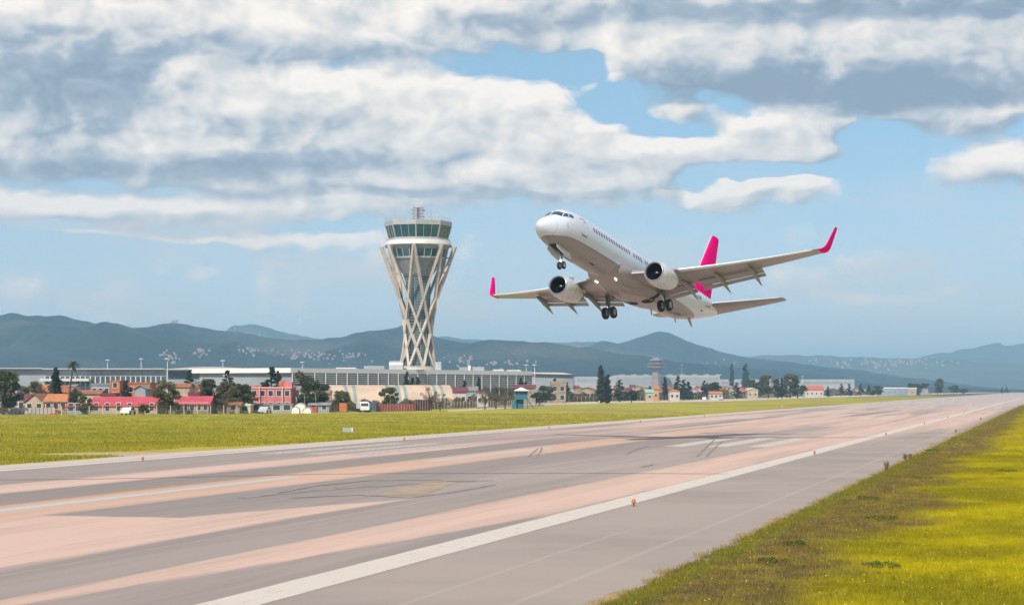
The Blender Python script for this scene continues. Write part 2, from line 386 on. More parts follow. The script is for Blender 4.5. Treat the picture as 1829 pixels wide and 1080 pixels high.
def runway_mat():
    m = bpy.data.materials.new('runway_pavement'); m.use_nodes = True; nt = m.node_tree; nb = NB(nt); p = nt.nodes['Principled BSDF']
    tc = nt.nodes.new('ShaderNodeTexCoord'); P = tc.outputs['Object']; o = nb.sep(P); t0, s = o[0], o[1]
    st = nb.comb(t0, nb.m('MULTIPLY', s, .045), 0.0)                       # stretched along the runway
    w1 = nb.noise(st, .55, 6, .62); w2 = nb.noise(st, 2.6, 5, .65); blot = nb.noise(P, .09, 5, .6); fine = nb.noise(P, 7.0, 5, .7)
    t = nb.m('ADD', nb.m('ADD', t0, nb.m('MULTIPLY', nb.m('SUBTRACT', w1, .5), 1.6)), nb.m('MULTIPLY', nb.m('SUBTRACT', w2, .5), .9))
    asph, dark, pink, pale = (.300, .250, .232), (.215, .188, .178), (.545, .388, .325), (.480, .415, .370)
    c = nb.mix(nb.ss(w1, .38, .66), asph, (.250, .212, .200))
    c = nb.mix(nb.ss(s, 75, 125, 0.0, .8), c, nb.mix(nb.ss(w1, .38, .66), (.350, .290, .265), (.305, .255, .235)))
    c = nb.mix(nb.band(t, -17.0, -9.0, .3), c, nb.mix(nb.ss(blot, .4, .65), (.325, .275, .245), (.275, .236, .215)))     # near shoulder
    # pink-buff dust and older concrete lanes
    n_edge = nb.lin(s, 40, 74, -22.3, -18.6)
    b1 = nb.band(t, -23.0, n_edge, .30)
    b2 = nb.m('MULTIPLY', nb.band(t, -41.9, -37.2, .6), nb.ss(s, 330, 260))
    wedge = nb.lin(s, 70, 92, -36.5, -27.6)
    b3 = nb.m('MAXIMUM', nb.m('MULTIPLY', nb.band(t, -38.5, -27.4, .7), nb.ss(nb.m('ADD', s, nb.m('MULTIPLY', w1, 1.0)), 69.7, 70.3, 1.0, 0.0)),
              nb.m('MULTIPLY', nb.band(t, nb.lin(s, 70, 84, -31.5, -27.5), -27.4, .3), nb.ss(s, 90, 78)))
    b4 = nb.m('MULTIPLY', nb.band(t, -50.9, -47.0, .8), nb.ss(s, 210, 150))
    farp = nb.m('MULTIPLY', nb.ss(nb.noise(nb.comb(t0, nb.m('MULTIPLY', s, .028), 0.0), .19, 5, .55), .42, .52), nb.ss(s, 150, 290))
    farp = nb.m('MULTIPLY', farp, nb.band(t0, -58.0, -11.5, 1.0))
    pk = nb.m('MAXIMUM', nb.m('MAXIMUM', nb.m('MAXIMUM', b1, b2), nb.m('MAXIMUM', b3, b4)), farp)
    pk = nb.m('MULTIPLY', pk, nb.ss(w2, .25, .50, .78, 1.0))
    # rubber and oil darkened lanes
    dk = nb.m('MAXIMUM', nb.m('MULTIPLY', nb.band(t, -47.2, -42.0, .7), .95), nb.m('MULTIPLY', nb.band(t, -37.3, -31.5, 1.2), nb.ss(s, 40, 90, .25, .75)))
    dk = nb.m('MAXIMUM', dk, nb.m('MULTIPLY', nb.band(t, -60.0, -51.0, .8), .35))
    dk = nb.m('MULTIPLY', dk, nb.ss(w2, .30, .62, .55, 1.0))
    c = nb.mix(dk, c, dark)
    brown = nb.m('MULTIPLY', nb.band(t, -43.6, -41.4, .4), nb.ss(w2, .46, .6)); brown = nb.m('MULTIPLY', brown, nb.ss(s, 150, 100))
    c = nb.mix(pk, c, nb.mix(nb.ss(w1, .4, .7), pink, (.440, .322, .272)))
    c = nb.mix(nb.m('MULTIPLY', b2, nb.ss(w2, .35, .65, .25, .85)), c, (.490, .315, .220))
    c = nb.mix(nb.m('MULTIPLY', brown, .7), c, (.330, .215, .115))
    c = nb.mix(nb.m('MULTIPLY', nb.ss(s, 350, 800), nb.band(t0, -58, -11, 1.0)), c, nb.mix(nb.ss(w1, .4, .6), (.47, .40, .37), (.36, .32, .31)))
    # hairline pale seams in the shoulder
    for tt, ww, s1 in ((-11.7, .10, 400), (-14.1, .07, 75), (-26.2, .05, 400), (-32.6, .06, 190)):
        c = nb.mix(nb.m('MULTIPLY', nb.m('MULTIPLY', nb.band(nb.m('ADD', t0, nb.m('MULTIPLY', nb.m('SUBTRACT', w1, .5), .25)), tt - ww, tt + ww, .05), nb.ss(s, s1, s1 * .8)), .30), c, (.46, .37, .32))
    # the far edge: pale concrete strip
    c = nb.mix(nb.band(t, -64.5, -61.0, .15), c, pale)
    c = nb.mix(nb.ss(fine, .55, .75, 0.0, .25), c, (.12, .115, .11))
    c = nb.mix(nb.ss(nb.noise(P, 26.0, 2, .6), .62, .75, 0.0, .22), c, (.42, .38, .36))
    nb.put(p.inputs['Base Color'], c)
    p.inputs['Roughness'].default_value = .86; p.inputs['Specular IOR Level'].default_value = .2
    b = nt.nodes.new('ShaderNodeBump'); b.inputs['Strength'].default_value = .35; b.inputs['Distance'].default_value = .015
    nb.put(b.inputs['Height'], fine); nt.links.new(b.outputs[0], p.inputs['Normal'])
    return m
def rw_obj(mb, name, m, parent=None, z=0.0, fix=False):
    o = mb.build(name, m, parent, fix=fix)
    if parent is None: o.rotation_euler = (0, 0, -TH)
    o.location = (0, 0, z)
    return o
# pavement outline with a ragged edge against the turf
mb = MB(); V = []; ss_ = list(np.arange(20, 420, 1.2)) + list(np.arange(420, 4300, 20))
jr = lambda s, k: (math.sin(s * .9 + k) + math.sin(s * 2.3 + 2 * k) + math.sin(s * .21 + k) * 2) * .10 + random.uniform(-.14, .14)
for s in ss_:
    V += [(-64.3 + jr(s, 1) * .6, s, 0), (-37, s, 0), (-9.7 - .5 * min(1, s / 300) + jr(s, 2), s, 0)]
Fc = []
for i in range(len(ss_) - 1):
    for k in (0, 1): Fc.append((3 * i + k, 3 * i + k + 1, 3 * i + 4 + k, 3 * i + 3 + k))
runway = rw_obj(mb.add(V, Fc), 'runway', runway_mat(), z=.006)
tag(runway, 'grey and pink-buff runway pavement running away to the right', kind='structure')

def worn_paint(name, col, wear=.5, under=(.24, .22, .21)):
    m = bpy.data.materials.new(name); m.use_nodes = True; nt = m.node_tree; nb = NB(nt); p = nt.nodes['Principled BSDF']
    tc = nt.nodes.new('ShaderNodeTexCoord'); P = tc.outputs['Object']
    st = nb.v('MULTIPLY', P, (1.0, .22, 1))
    n = nb.noise(st, 4.0, 7, .75); n2 = nb.noise(P, .35, 4, .6)
    c = nb.mix(nb.ss(n, 1.0 - wear, 1.12 - wear), col, under)
    c = nb.mix(nb.ss(n2, .45, .7, 0.0, .35), c, (.50, .42, .37))
    nb.put(p.inputs['Base Color'], c); p.inputs['Roughness'].default_value = .8; p.inputs['Specular IOR Level'].default_value = .25
    return m
WLINE = worn_paint('edge_line_paint', (.54, .488, .440), .44, (.34, .30, .28))
WDASH = worn_paint('centre_line_paint', (.43, .43, .43), .38)
WBAR = worn_paint('bar_paint', (.49, .445, .41), .48, (.33, .29, .27))
WBAR2 = worn_paint('faded_bar_paint', (.47, .42, .39), .56, (.31, .27, .25))
YEL = worn_paint('yellow_paint', (.33, .235, .145), .52)
TAR = mat('tar', (.095, .088, .085), .8, var=.3, vscale=3)
RUB = worn_paint('rubber_mark', (.215, .190, .182), .50, (.29, .25, .235))
def strip(pts, w, name, m, z=.005):
    """a flat ribbon on the pavement along runway points (t,s)"""
    mb = MB(); V = []
    for i, q in enumerate(pts):
        a, b = Vector(pts[max(i - 1, 0)]), Vector(pts[min(i + 1, len(pts) - 1)])
        d = (b - a).normalized(); n = Vector((-d.y, d.x)); ww = w[i] if hasattr(w, '__len__') else w
        V += [(q[0] - n.x * ww / 2, q[1] - n.y * ww / 2, 0), (q[0] + n.x * ww / 2, q[1] + n.y * ww / 2, 0)]
    mb.add(V, [(2 * i, 2 * i + 1, 2 * i + 3, 2 * i + 2) for i in range(len(pts) - 1)])
    return rw_obj(mb, name, m, runway, z)
def wob(t, s0, s1, amp=.03, step=4):
    n = max(2, int((s1 - s0) / step)); return [(t + random.uniform(-amp, amp), s0 + (s1 - s0) * i / n) for i in range(n + 1)]
lp = wob(-17.8, 25, 330, .012, 1.6) + wob(-17.8, 332, 900, .05, 8) + [(-17.8, 1500), (-17.8, 4200)]
strip(lp, [1.4 + random.uniform(-.03, .03) for _ in lp], 'edge_line', WLINE)
strip(wob(-60.2, 60, 700, .04) + [(-60.2, 1500), (-60.2, 4200)], 1.0, 'edge_line', WLINE)
for s0, s1 in ((45, 104), (128, 162), (190, 214), (244, 274), (304, 334), (364, 394), (424, 454), (484, 514), (544, 574)):
    strip(wob(-40.25, s0, s1, .02), .9, 'centreline_dash', WDASH)
for tt in (-30.9, -27.4, -23.9, -49.6, -53.1, -56.6):
    strip(wob(tt, 167 if tt > -40 else 140, 199 if tt > -40 else 172, .02), 1.75, 'touchdown_bar', WBAR if tt > -40 else WBAR2)
for tt in (-30.9, -27.4, -49.6, -53.1):
    strip(wob(tt, 330, 352, .02), 1.75, 'touchdown_bar', WBAR)
# the dark cable joint that crosses the runway
strip([px2ts(x, y) for x, y in ((-40, 857), (120, 856), (260, 853.5), (420, 850), (520, 847.5), (640, 845.6), (800, 845.2), (980, 845), (1150, 845.3), (1300, 846))], .30, 'cable_joint', TAR, .009)
# yellow worn patch with rubber swirls round it
strip([px2ts(712, 885), px2ts(752, 872), px2ts(792, 860)], [2.0, 2.0, 1.5], 'faded_yellow_mark', YEL, .009)
for ti, (pts, w) in enumerate((([(430, 889), (560, 876), (700, 866), (800, 859), (880, 858)], .5), ([(600, 872), (690, 868), (770, 861), (850, 860)], .35), ([(520, 889), (640, 884), (730, 889), (800, 880), (880, 866)], .40),
               ([(470, 885), (560, 868), (660, 858), (790, 857)], .30), ([(955, 818), (966, 806), (968, 798)], .14), ([(943, 816), (962, 800)], .12), ([(1118, 812), (1135, 803), (1160, 796)], .14), ([(1245, 815), (1262, 798), (1276, 785)], .13), ([(1262, 815), (1276, 800), (1290, 788)], .13), ([(1145, 834), (1166, 830)], .2))):
    strip([px2ts(*q) for q in pts], w, 'tyre_mark', RUB, .011 + .002 * ti)

# beige dirt turn-off beside the far edge, with its wedge of turf
DIRT = mat('bare_dirt', (.42, .31, .215), .95, var=.5, vscale=.5, col2=(.33, .25, .15), bump=.3, bscale=4)
def flat(name, pts, m, z, label=None):
    mb = MB().add([(p.x, p.y, 0) for p in pts], [tuple(range(len(pts)))])
    o = mb.build(name, m, fix=False); o.location.z = z
    if o.data.polygons[0].normal.z < 0: o.data.flip_normals()
    return tag(o, label, kind='structure')
flat('dirt_path', [gnd(*q) for q in ((62, 810.4), (150, 808.4), (300, 806.5), (420, 801.5), (600, 791.5), (640, 792), (560, 798), (430, 807), (330, 816), (285, 821), (250, 819), (252, 816), (200, 812.5), (120, 811.6))], DIRT, .004)
# pale service road just inside the far fence, with reddish bare earth at its near side
ROADD = mat('pale_track', (.52, .44, .36), .95, var=.5, vscale=.08, col2=(.42, .34, .26))
road_near = ((800, 734.5), (900, 729.5), (985, 722.5), (1120, 719.5), (1300, 716), (1450, 710.2), (1600, 706), (1720, 702.3), (1829, 699.9))
road_far = ((1829, 699.1), (1720, 700.9), (1600, 703.8), (1450, 707.3), (1300, 712.5), (1120, 716), (985, 718.6), (900, 726.3), (800, 732.5))
flat('service_road', [gnd(*q) for q in road_near + road_far], ROADD, .004)
EARTH = mat('town_earth', (.24, .185, .125), .95, var=.6, vscale=.06, col2=(.13, .135, .06), bump=.3, bscale=1.0)
flat('town_ground', [gnd(*q) for q in ((-150, 742), (0, 741), (500, 736.5), (720, 733.5), (860, 727), (985, 718.3), (1120, 715.7), (1300, 712.2), (1450, 707.1), (1600, 703.6), (1720, 700.8))] + [Vector((900, 3000, 0)), Vector((-900, 3000, 0)), Vector((-600, 400, 0))], EARTH, .002)

# turf blades: near verge, and coarser tufts over the far field
def tufts(name, base, n_bl, rad, h, w, m, kind='stuff', label=None):
    n = len(base); B = np.repeat(base, n_bl, 0); N = len(B)
    a = RNG.uniform(0, 2 * np.pi, N); r = rad * np.sqrt(RNG.uniform(0, 1, N))
    hs = h * RNG.uniform(.45, 1.25, N) * np.repeat(RNG.uniform(.6, 1.3, n), n_bl)
    root = np.stack([B[:, 0] + np.cos(a) * r, B[:, 1] + np.sin(a) * r, np.full(N, -.005)], 1)
    f = RNG.uniform(0, np.pi, N); wd = np.stack([np.cos(f), np.sin(f), np.zeros(N)], 1) * (w * RNG.uniform(.6, 1.4, N))[:, None]
    ln = np.stack([np.cos(a), np.sin(a), np.zeros(N)], 1) * (hs * RNG.uniform(.1, .8, N))[:, None]
    V = np.stack([root - wd, root + wd, root + ln + np.stack([np.zeros(N), np.zeros(N), hs], 1)], 1).reshape(-1, 3)
    Q = np.arange(3 * N, dtype=np.int32).reshape(-1, 3)
    return tag(link(name, fast_mesh(name, V, Q, m)), label, kind=kind)
def verge_points(n, s0, s1, width, power):
    s = s0 + (s1 - s0) * RNG.uniform(0, 1, n) ** power
    t = -9.75 - .4 * np.minimum(1, s / 300) + width * RNG.uniform(0, 1, n) + (np.sin(s * .9 + 2) + np.sin(s * 2.3 + 4)) * .1
    return np.stack([t * math.cos(TH) + s * math.sin(TH), -t * math.sin(TH) + s * math.cos(TH), np.zeros(n)], 1)
tufts('verge_grass', verge_points(38000, 40, 150, 11.5, 1.25), 9, .16, .13, .010, BLADE, label='yellow-green grass on the verge in the near right corner')
tufts('verge_grass', verge_points(16000, 140, 620, 11, 1.3), 6, .35, .17, .03, BLADE, label='grass of the verge farther along the runway')
def field_points(n):
    py = RNG.uniform(738, 830, n * 3); px = RNG.uniform(-60, 1500, n * 3)
    Y = F * CAMH / (py - HOR) ; X = (px - CX) / F * Y
    t = X * math.cos(TH) - Y * math.sin(TH); k = (t < -65.0) & (Y < F * CAMH / (np.interp(px, [0, 500, 720, 860, 985, 1300, 1500], [741, 737, 734.5, 731, 724, 717, 711]) - HOR))
    path = np.interp(px, [40, 62, 300, 420, 620, 640], [0, 811.5, 809, 804, 792, 0]); k &= np.abs(py - path) > np.interp(px, [60, 250, 330, 640], [2.0, 5.0, 9.0, 4.0])
    return np.stack([X, Y, 0 * X], 1)[k][:n]
tufts('field_grass', field_points(26000), 6, .55, .16, .05, BLADE, label='short turf of the wide field between runway and fence')

# small yellow and white flowers among the blades
def flowers(n, name, col, seed, label):
    r = np.random.default_rng(seed); s = 42 + 160 * r.uniform(0, 1, n) ** 1.5; t = -9.3 + 11 * r.uniform(0, 1, n)
    P = np.stack([t * math.cos(TH) + s * math.sin(TH), -t * math.sin(TH) + s * math.cos(TH), r.uniform(.10, .19, n)], 1); q = r.uniform(.008, .020, n)
    a = r.uniform(0, 6.28, n); ti = r.uniform(.3, 1.0, n); u = np.stack([np.cos(a), np.sin(a), 0 * a], 1) * q[:, None]; w = np.stack([-np.sin(a) * np.cos(ti), np.cos(a) * np.cos(ti), np.sin(ti)], 1) * q[:, None]
    V = np.stack([P - u, P - w, P + u, P + w], 1).reshape(-1, 3)
    tag(link(name, fast_mesh(name, V, np.arange(4 * n, dtype=np.int32).reshape(-1, 4), mat(name + '_petals', col, .7))), label, kind='stuff')
flowers(2600, 'yellow_flowers', (.70, .52, .02), 3, 'tiny yellow flowers scattered through the verge grass')
flowers(350, 'white_flowers', (.60, .56, .40), 4, 'tiny pale flowers scattered through the verge grass')

# ------------------------------------------------------------------ airliner (local axes: X forward, Y port, Z up; xa = metres aft of the nose)
def paint(name, col, rough=.28, z_split=None, col_low=None, dirt=.12, coat=.35, spec=.5):
    m = bpy.data.materials.new(name); m.use_nodes = True; nt = m.node_tree; nb = NB(nt); p = nt.nodes['Principled BSDF']
    tc = nt.nodes.new('ShaderNodeTexCoord'); P = tc.outputs['Object']; o = nb.sep(P)
    c = col
    if z_split is not None:
        edge = nb.m('ADD', nb.m('MULTIPLY', nb.ss(o[0], -3.5, -.6), -.32), z_split)      # the grey belly paint dips towards the nose
        c = nb.mix(nb.m('LESS_THAN', o[2], edge), col, col_low)
    st = nb.noise(nb.v('MULTIPLY', P, (.22, .6, .8)), 1.1, 3, .5)
    c = nb.mix(nb.ss(st, .42, .75, 0.0, dirt), c, (.40, .36, .32))
    nb.put(p.inputs['Base Color'], c); p.inputs['Roughness'].default_value = rough
    nb.put(p.inputs['Roughness'], nb.ss(nb.noise(P, 2.2, 4, .6), .3, .7, rough * .95, rough * 1.1))
    p.inputs['Coat Weight'].default_value = coat; p.inputs['Coat Roughness'].default_value = .12; p.inputs['Specular IOR Level'].default_value = spec
    return m
A_BODY = paint('fuselage_paint', (.60, .66, .775), .22, -1.13, (.265, .242, .228), dirt=.02)
A_GREY = paint('wing_grey', (.260, .236, .220), .38, dirt=.25)
A_FAIR = paint('fairing_grey', (.275, .250, .232), .36, dirt=.3)
A_NAC = paint('nacelle_paint', (.60, .625, .67), .28, dirt=.03)
A_PINK = paint('pink_paint', (.96, .002, .245), .9, dirt=.0, coat=0.0, spec=.0)
A_SLAT = mat('bare_metal', (.70, .72, .75), .25, .75, var=.2, vscale=1.5)
A_LE = mat('slat_paint', (.66, .70, .76), .3, coat=.3)
A_DARK = mat('dark_bay', (.012, .013, .018), .7)
A_DUCT = mat('inlet_duct', (.014, .017, .032), .4, .2)
A_GLASS = mat('cockpit_glass', (.015, .050, .085), .08, spec=.8)
A_WIN = mat('cabin_glass', (.07, .085, .12), .12, spec=.7)
A_SEAM = mat('panel_seam', (.11, .105, .11), .6)
A_RUB = mat('tyre_rubber', (.018, .018, .022), .75)
A_RIM = mat('wheel_rim', (.42, .43, .45), .4, .5)
A_STRUT = mat('gear_steel', (.20, .205, .22), .4, .6)
A_LAMP = mat('landing_lamp', (1, 1, 1), .3, emit=(1.0, .90, .70), emit_s=7)
A_HOT = mat('exhaust_metal', (.16, .13, .11), .45, .8)

PROF = np.array([  # xa, top, bottom, half width
 (0, -.60, -.62, .02), (.06, -.42, -.80, .20), (.18, -.28, -.96, .36), (.4, -.10, -1.14, .56), (.8, .15, -1.36, .82), (1.3, .40, -1.55, 1.08), (1.8, .64, -1.68, 1.28),
 (2.2, .95, -1.77, 1.42), (2.6, 1.24, -1.84, 1.53), (3.1, 1.50, -1.90, 1.63), (3.8, 1.69, -1.97, 1.74), (4.8, 1.82, -2.04, 1.83), (6, 1.88, -2.10, 1.88), (8, 1.88, -2.12, 1.88), (24, 1.88, -2.12, 1.88),
 (26, 1.88, -2.08, 1.88), (28, 1.88, -1.90, 1.87), (30, 1.88, -1.52, 1.82), (32, 1.87, -1.02, 1.68), (34, 1.84, -.42, 1.42), (35.5, 1.78, .04, 1.13), (36.8, 1.68, .44, .80), (37.5, 1.55, .68, .55), (37.9, 1.38, .86, .30), (38.02, 1.20, .98, .12)])
def pchip(x, xs, ys):
    """smooth monotone interpolation"""
    h = np.diff(xs); d = np.diff(ys) / h; m = np.zeros(len(xs)); m[0], m[-1] = d[0], d[-1]
    for i in range(1, len(xs) - 1):
        if d[i - 1] * d[i] > 0:
            w1, w2 = 2 * h[i] + h[i - 1], h[i] + 2 * h[i - 1]; m[i] = (w1 + w2) / (w1 / d[i - 1] + w2 / d[i])
    i = int(np.clip(np.searchsorted(xs, x) - 1, 0, len(h) - 1)); t = (x - xs[i]) / h[i]
    return ((1 + 2 * t) * (1 - t) ** 2 * ys[i] + t * (1 - t) ** 2 * h[i] * m[i] + t * t * (3 - 2 * t) * ys[i + 1] + t * t * (t - 1) * h[i] * m[i + 1])
def surf(xa, th, off=0.0):
    """point on the fuselage: th degrees from the crown towards port"""
    top, bot, w = (pchip(xa, PROF[:, 0], PROF[:, k]) for k in (1, 2, 3))
    zc = (top + bot) / 2 + .12 * w / 1.88
    a = math.radians(th); c, s = math.cos(a), math.sin(a); hz = top - zc if c > 0 else zc - bot
    n = Vector((0, s / max(w, .05), c / max(hz, .05))).normalized()
    return Vector((-xa, w * s, zc + hz * c)) + n * off
def patch(corners, n=6, m=6, off=.012):
    """four (xa, th) corners -> grid on the skin"""
    mb = MB(); V = []
    (a, b, c, d) = [np.array(q, float) for q in corners]
    for i in range(n + 1):
        for j in range(m + 1):
            u, v = i / n, j / m; q = a * (1 - u) * (1 - v) + b * u * (1 - v) + c * u * v + d * (1 - u) * v
            V.append(surf(q[0], q[1], off))
    return mb.add(V, [(i * (m + 1) + j, (i + 1) * (m + 1) + j, (i + 1) * (m + 1) + j + 1, i * (m + 1) + j + 1) for i in range(n) for j in range(m)])
def ribbon(path, w=.065, off=.008):
    """thin line drawn on the skin through (xa, th) points"""
    mb = MB(); P = [surf(x, t, off) for x, t in path]; Nn = [(surf(x, t, off + .1) - surf(x, t, off)).normalized() for x, t in path]; V = []
    for i, p in enumerate(P):
        d = (P[min(i + 1, len(P) - 1)] - P[max(i - 1, 0)]).normalized(); r = d.cross(Nn[i]).normalized() * w / 2; V += [p - r, p + r]
    return mb.add(V, [(2 * i, 2 * i + 1, 2 * i + 3, 2 * i + 2) for i in range(len(P) - 1)])
def foil(le, chord, thick, n=13, aft=(-1, 0, 0), up=(0, 0, 1), twist=0.0, camber=.02):
    """closed airfoil ring from the trailing edge over the top and back"""
    le, aft, up = Vector(le), Vector(aft), Vector(up); R = []
    ct, st = math.cos(twist), math.sin(twist); A, U = aft * ct + up * st * -1, up * ct + aft * st
    xs = [.5 * (1 + math.cos(math.pi * i / (n - 1))) for i in range(n)]
    yt = lambda x: 5 * thick * (.2969 * math.sqrt(x) - .126 * x - .3516 * x * x + .2843 * x ** 3 - .1036 * x ** 4)
    yc = lambda x: camber * 4 * x * (1 - x)
    for x in xs: R.append(le + A * (x * chord) + U * ((yc(x) + yt(x)) * chord))
    for x in xs[-2:0:-1]: R.append(le + A * (x * chord) + U * ((yc(x) - yt(x)) * chord))
    return R
WZ = lambda y: -1.42 + (y - 1.88) * .105 + .80 * (max(y - 1.88, 0) / 15.0) ** 2
WLE = lambda y: float(np.interp(y, [0, 1.88, 5.2, 16.9], [12.9, 13.9, 16.05, 21.85]))
WTE = lambda y: float(np.interp(y, [0, 1.88, 5.8, 16.9], [20.7, 20.8, 20.55, 23.35]))

plane = thing('airliner', 'white twin-engine airliner with pink tail climbing out with its landing gear down', 'airliner')
def P_(mb, name, m, parent=plane, smooth=True, angle=40, fix=True): return mb.build(name, m, parent, smooth, angle, fix)

# fuselage and its openings
xs = [0, .02, .06, .12, .18, .28, .4, .6, .8, 1.05, 1.3, 1.55, 1.8, 2.0, 2.2, 2.4, 2.6, 2.85, 3.1, 3.45, 3.8, 4.3, 4.8, 5.4, 6, 7, 8, 11, 14, 17, 20, 22, 24, 25, 26, 27, 28, 29, 30, 31, 32, 33, 34, 34.8, 35.5, 36.2, 36.8, 37.2, 37.5, 37.7, 37.9, 38.02]
body = P_(MB().loft([[surf(x, k * 360 / 56) for k in range(56)] for x in xs]), 'fuselage', A_BODY, angle=60)
for sgn in (1, -1):
    for cs in (((1.80, 2.5), (2.06, 47), (2.60, 38), (2.44, 2.5)), ((2.13, 50), (2.72, 63), (2.92, 46), (2.66, 40.5)), ((2.80, 63.5), (3.38, 67.5), (3.48, 56), (3.00, 47.5))):
        P_(patch([(x, t * sgn) for x, t in cs]), 'cockpit_window', A_GLASS, body)
wx, wt = .15, 7.0
ring = [(math.cos(2 * math.pi * k / 14), math.sin(2 * math.pi * k / 14)) for k in range(14)]
sq = lambda q: math.copysign(abs(q) ** .7, q)
for sgn in (1, -1):
    V = [surf(10 + sq(c) * wx, sgn * (75.5 + sq(s) * wt), .010) + Vector((10, 0, 0)) for c, s in ring]
    wme = MB().add(V, [tuple(range(14))]).mesh('cabin_window', A_WIN)
    cols = [6.75 + .508 * i for i in range(15)] + [14.9 + .508 * i for i in range(4)] + [17.4 + .508 * i for i in range(2)] + [18.9 + .508 * i for i in range(12)] + [25.5 + .508 * i for i in range(10)]
    for x in cols: link('cabin_window', wme, body, (-x, 0, 0))
    door = lambda x0, x1, t0, t1: [(x0 + .08, t0), (x1 - .08, t0), (x1, t0 + 3), (x1, (t0 + t1) / 2), (x1, t1 - 3), (x1 - .08, t1), (x0 + .08, t1), (x0, t1 - 3), (x0, (t0 + t1) / 2), (x0, t0 + 3), (x0 + .08, t0)]
    for x0 in (4.55, 31.6):
        d = P_(ribbon([(x, t * sgn) for x, t in door(x0, x0 + .88, 58, 106)]), 'door', A_SEAM, body, fix=False)
        P_(patch([(x, t * sgn) for x, t in ((x0 + .3, 68), (x0 + .6, 68), (x0 + .6, 71), (x0 + .3, 71))], 2, 2), 'door_window', A_WIN, d)
        P_(patch([(x, t * sgn) for x, t in ((x0 + .02, 105), (x0 + .86, 105), (x0 + .86, 108), (x0 + .02, 108))], 3, 1), 'door_sill', A_SEAM, d)
    for x0, t0, t1 in ((16.5, 62, 84), (17.45, 62, 84)):
        P_(ribbon([(x, t * sgn) for x, t in door(x0 - .25, x0 + .25, t0, t1)], .02), 'overwing_exit', A_SEAM, body, fix=False)
    for x, t, l, w in ((2.35, 88, .16, .05), (2.42, 98, .10, .07), (2.35, 93, .05, .22), (4.95, 52, .12, .05)):
        P_(patch([(x - l / 2, sgn * (t - 1)), (x + l / 2, sgn * (t - 1)), (x + l / 2, sgn * (t + 1)), (x - l / 2, sgn * (t + 1))], 1, 1, .03), 'air_probe', A_SEAM, body)
    P_(ribbon([(9.2, sgn * 112), (9.2, sgn * 135), (9.2, sgn * 150), (9.2, sgn * 172)], .035), 'skin_seam', A_SEAM, body, fix=False)
P_(ribbon([(6.6, a) for a in range(128, 233, 5)], .03), 'skin_seam', A_SEAM, body, fix=False)
P_(ribbon([(1.25, a) for a in range(0, 361, 10)], .018), 'skin_seam', A_SEAM, body, fix=False)
for x, t, l, w in ((8.6, 160, .9, 3.5), (7.9, 146, .12, 2.5), (8.3, 140, .2, 2), (5.7, 170, .3, 2), (7.0, 197, .3, 2), (27.2, 158, 1.0, 3), (28.3, 150, .2, 2), (31.2, 128, .5, 5), (32.9, 108, .35, 6), (30.2, 165, .25, 2), (34.2, 96, .6, 6)):
    P_(patch([(x - l / 2, t - w), (x + l / 2, t - w), (x + l / 2, t), (x - l / 2, t)], 2, 2, .012), 'vent', A_DARK, body)
P_(ribbon([(30.0, 168), (31.2, 160)], .09), 'red_stripe', mat('red_mark', (.45, .06, .03), .5), body, fix=False)
# tail cone, skid, blade aerials
P_(MB().lathe([(.12, 0), (.14, -.05), (.14, .12)], (-38.02, 0, 1.09), 'X', 12, close=True), 'tail_pipe', A_HOT)
P_(MB().loft([foil((-31.0, 0, -1.15), 1.0, .20, aft=(-1, 0, -.15), up=(0, 1, 0)), foil((-31.7, 0, -1.75), .45, .16, aft=(-1, 0, -.15), up=(0, 1, 0))]), 'tail_skid', A_FAIR)
for x, z0, h, d in ((9.5, 1.86, .4, 1), (22.3, -2.45, .55, -1), (27.8, -1.95, .42, -1), (14.0, 1.86, .35, 1)):
    P_(MB().loft([foil((-x, 0, z0), .45, .1, 7, up=(0, 1, 0)), foil((-x - .22, 0, z0 + h * d), .22, .1, 7, up=(0, 1, 0))]), 'blade_aerial', A_FAIR)

# wing to body fairing
rings = []
for x, wy, zb in ((11.2, .5, -2.05), (11.8, 1.2, -2.16), (12.6, 1.75, -2.26), (13.8, 2.05, -2.38), (16, 2.2, -2.46), (19, 2.22, -2.48), (21, 2.1, -2.44), (22.4, 1.75, -2.34), (23.6, 1.2, -2.2), (24.4, .5, -2.05)):
    rings.append([(-x, wy * math.copysign(abs(math.sin(a)) ** .75, math.sin(a)), -1.25 - (-1.25 - zb) * math.copysign(abs(math.cos(a)) ** .8, math.cos(a)) if math.cos(a) > 0 else -1.25 - .5 * math.cos(a)) for a in [2 * math.pi * k / 36 for k in range(36)]])
fair = P_(MB().loft(rings), 'belly_fairing', A_FAIR, angle=70)
def fair_z(x, y):
    xs_, ws, zs = zip(*((11.2, .5, -2.05), (11.8, 1.2, -2.16), (12.6, 1.75, -2.26), (13.8, 2.05, -2.38), (16, 2.2, -2.46), (19, 2.22, -2.48), (21, 2.1, -2.44), (22.4, 1.75, -2.34), (23.6, 1.2, -2.2), (24.4, .5, -2.05)))
    w = np.interp(x, xs_, ws); zb = np.interp(x, xs_, zs); sn = min(1, abs(y / w)) ** (1 / .75)
    return -1.25 + (zb + 1.25) * math.sqrt(max(0, 1 - sn * sn)) ** .8
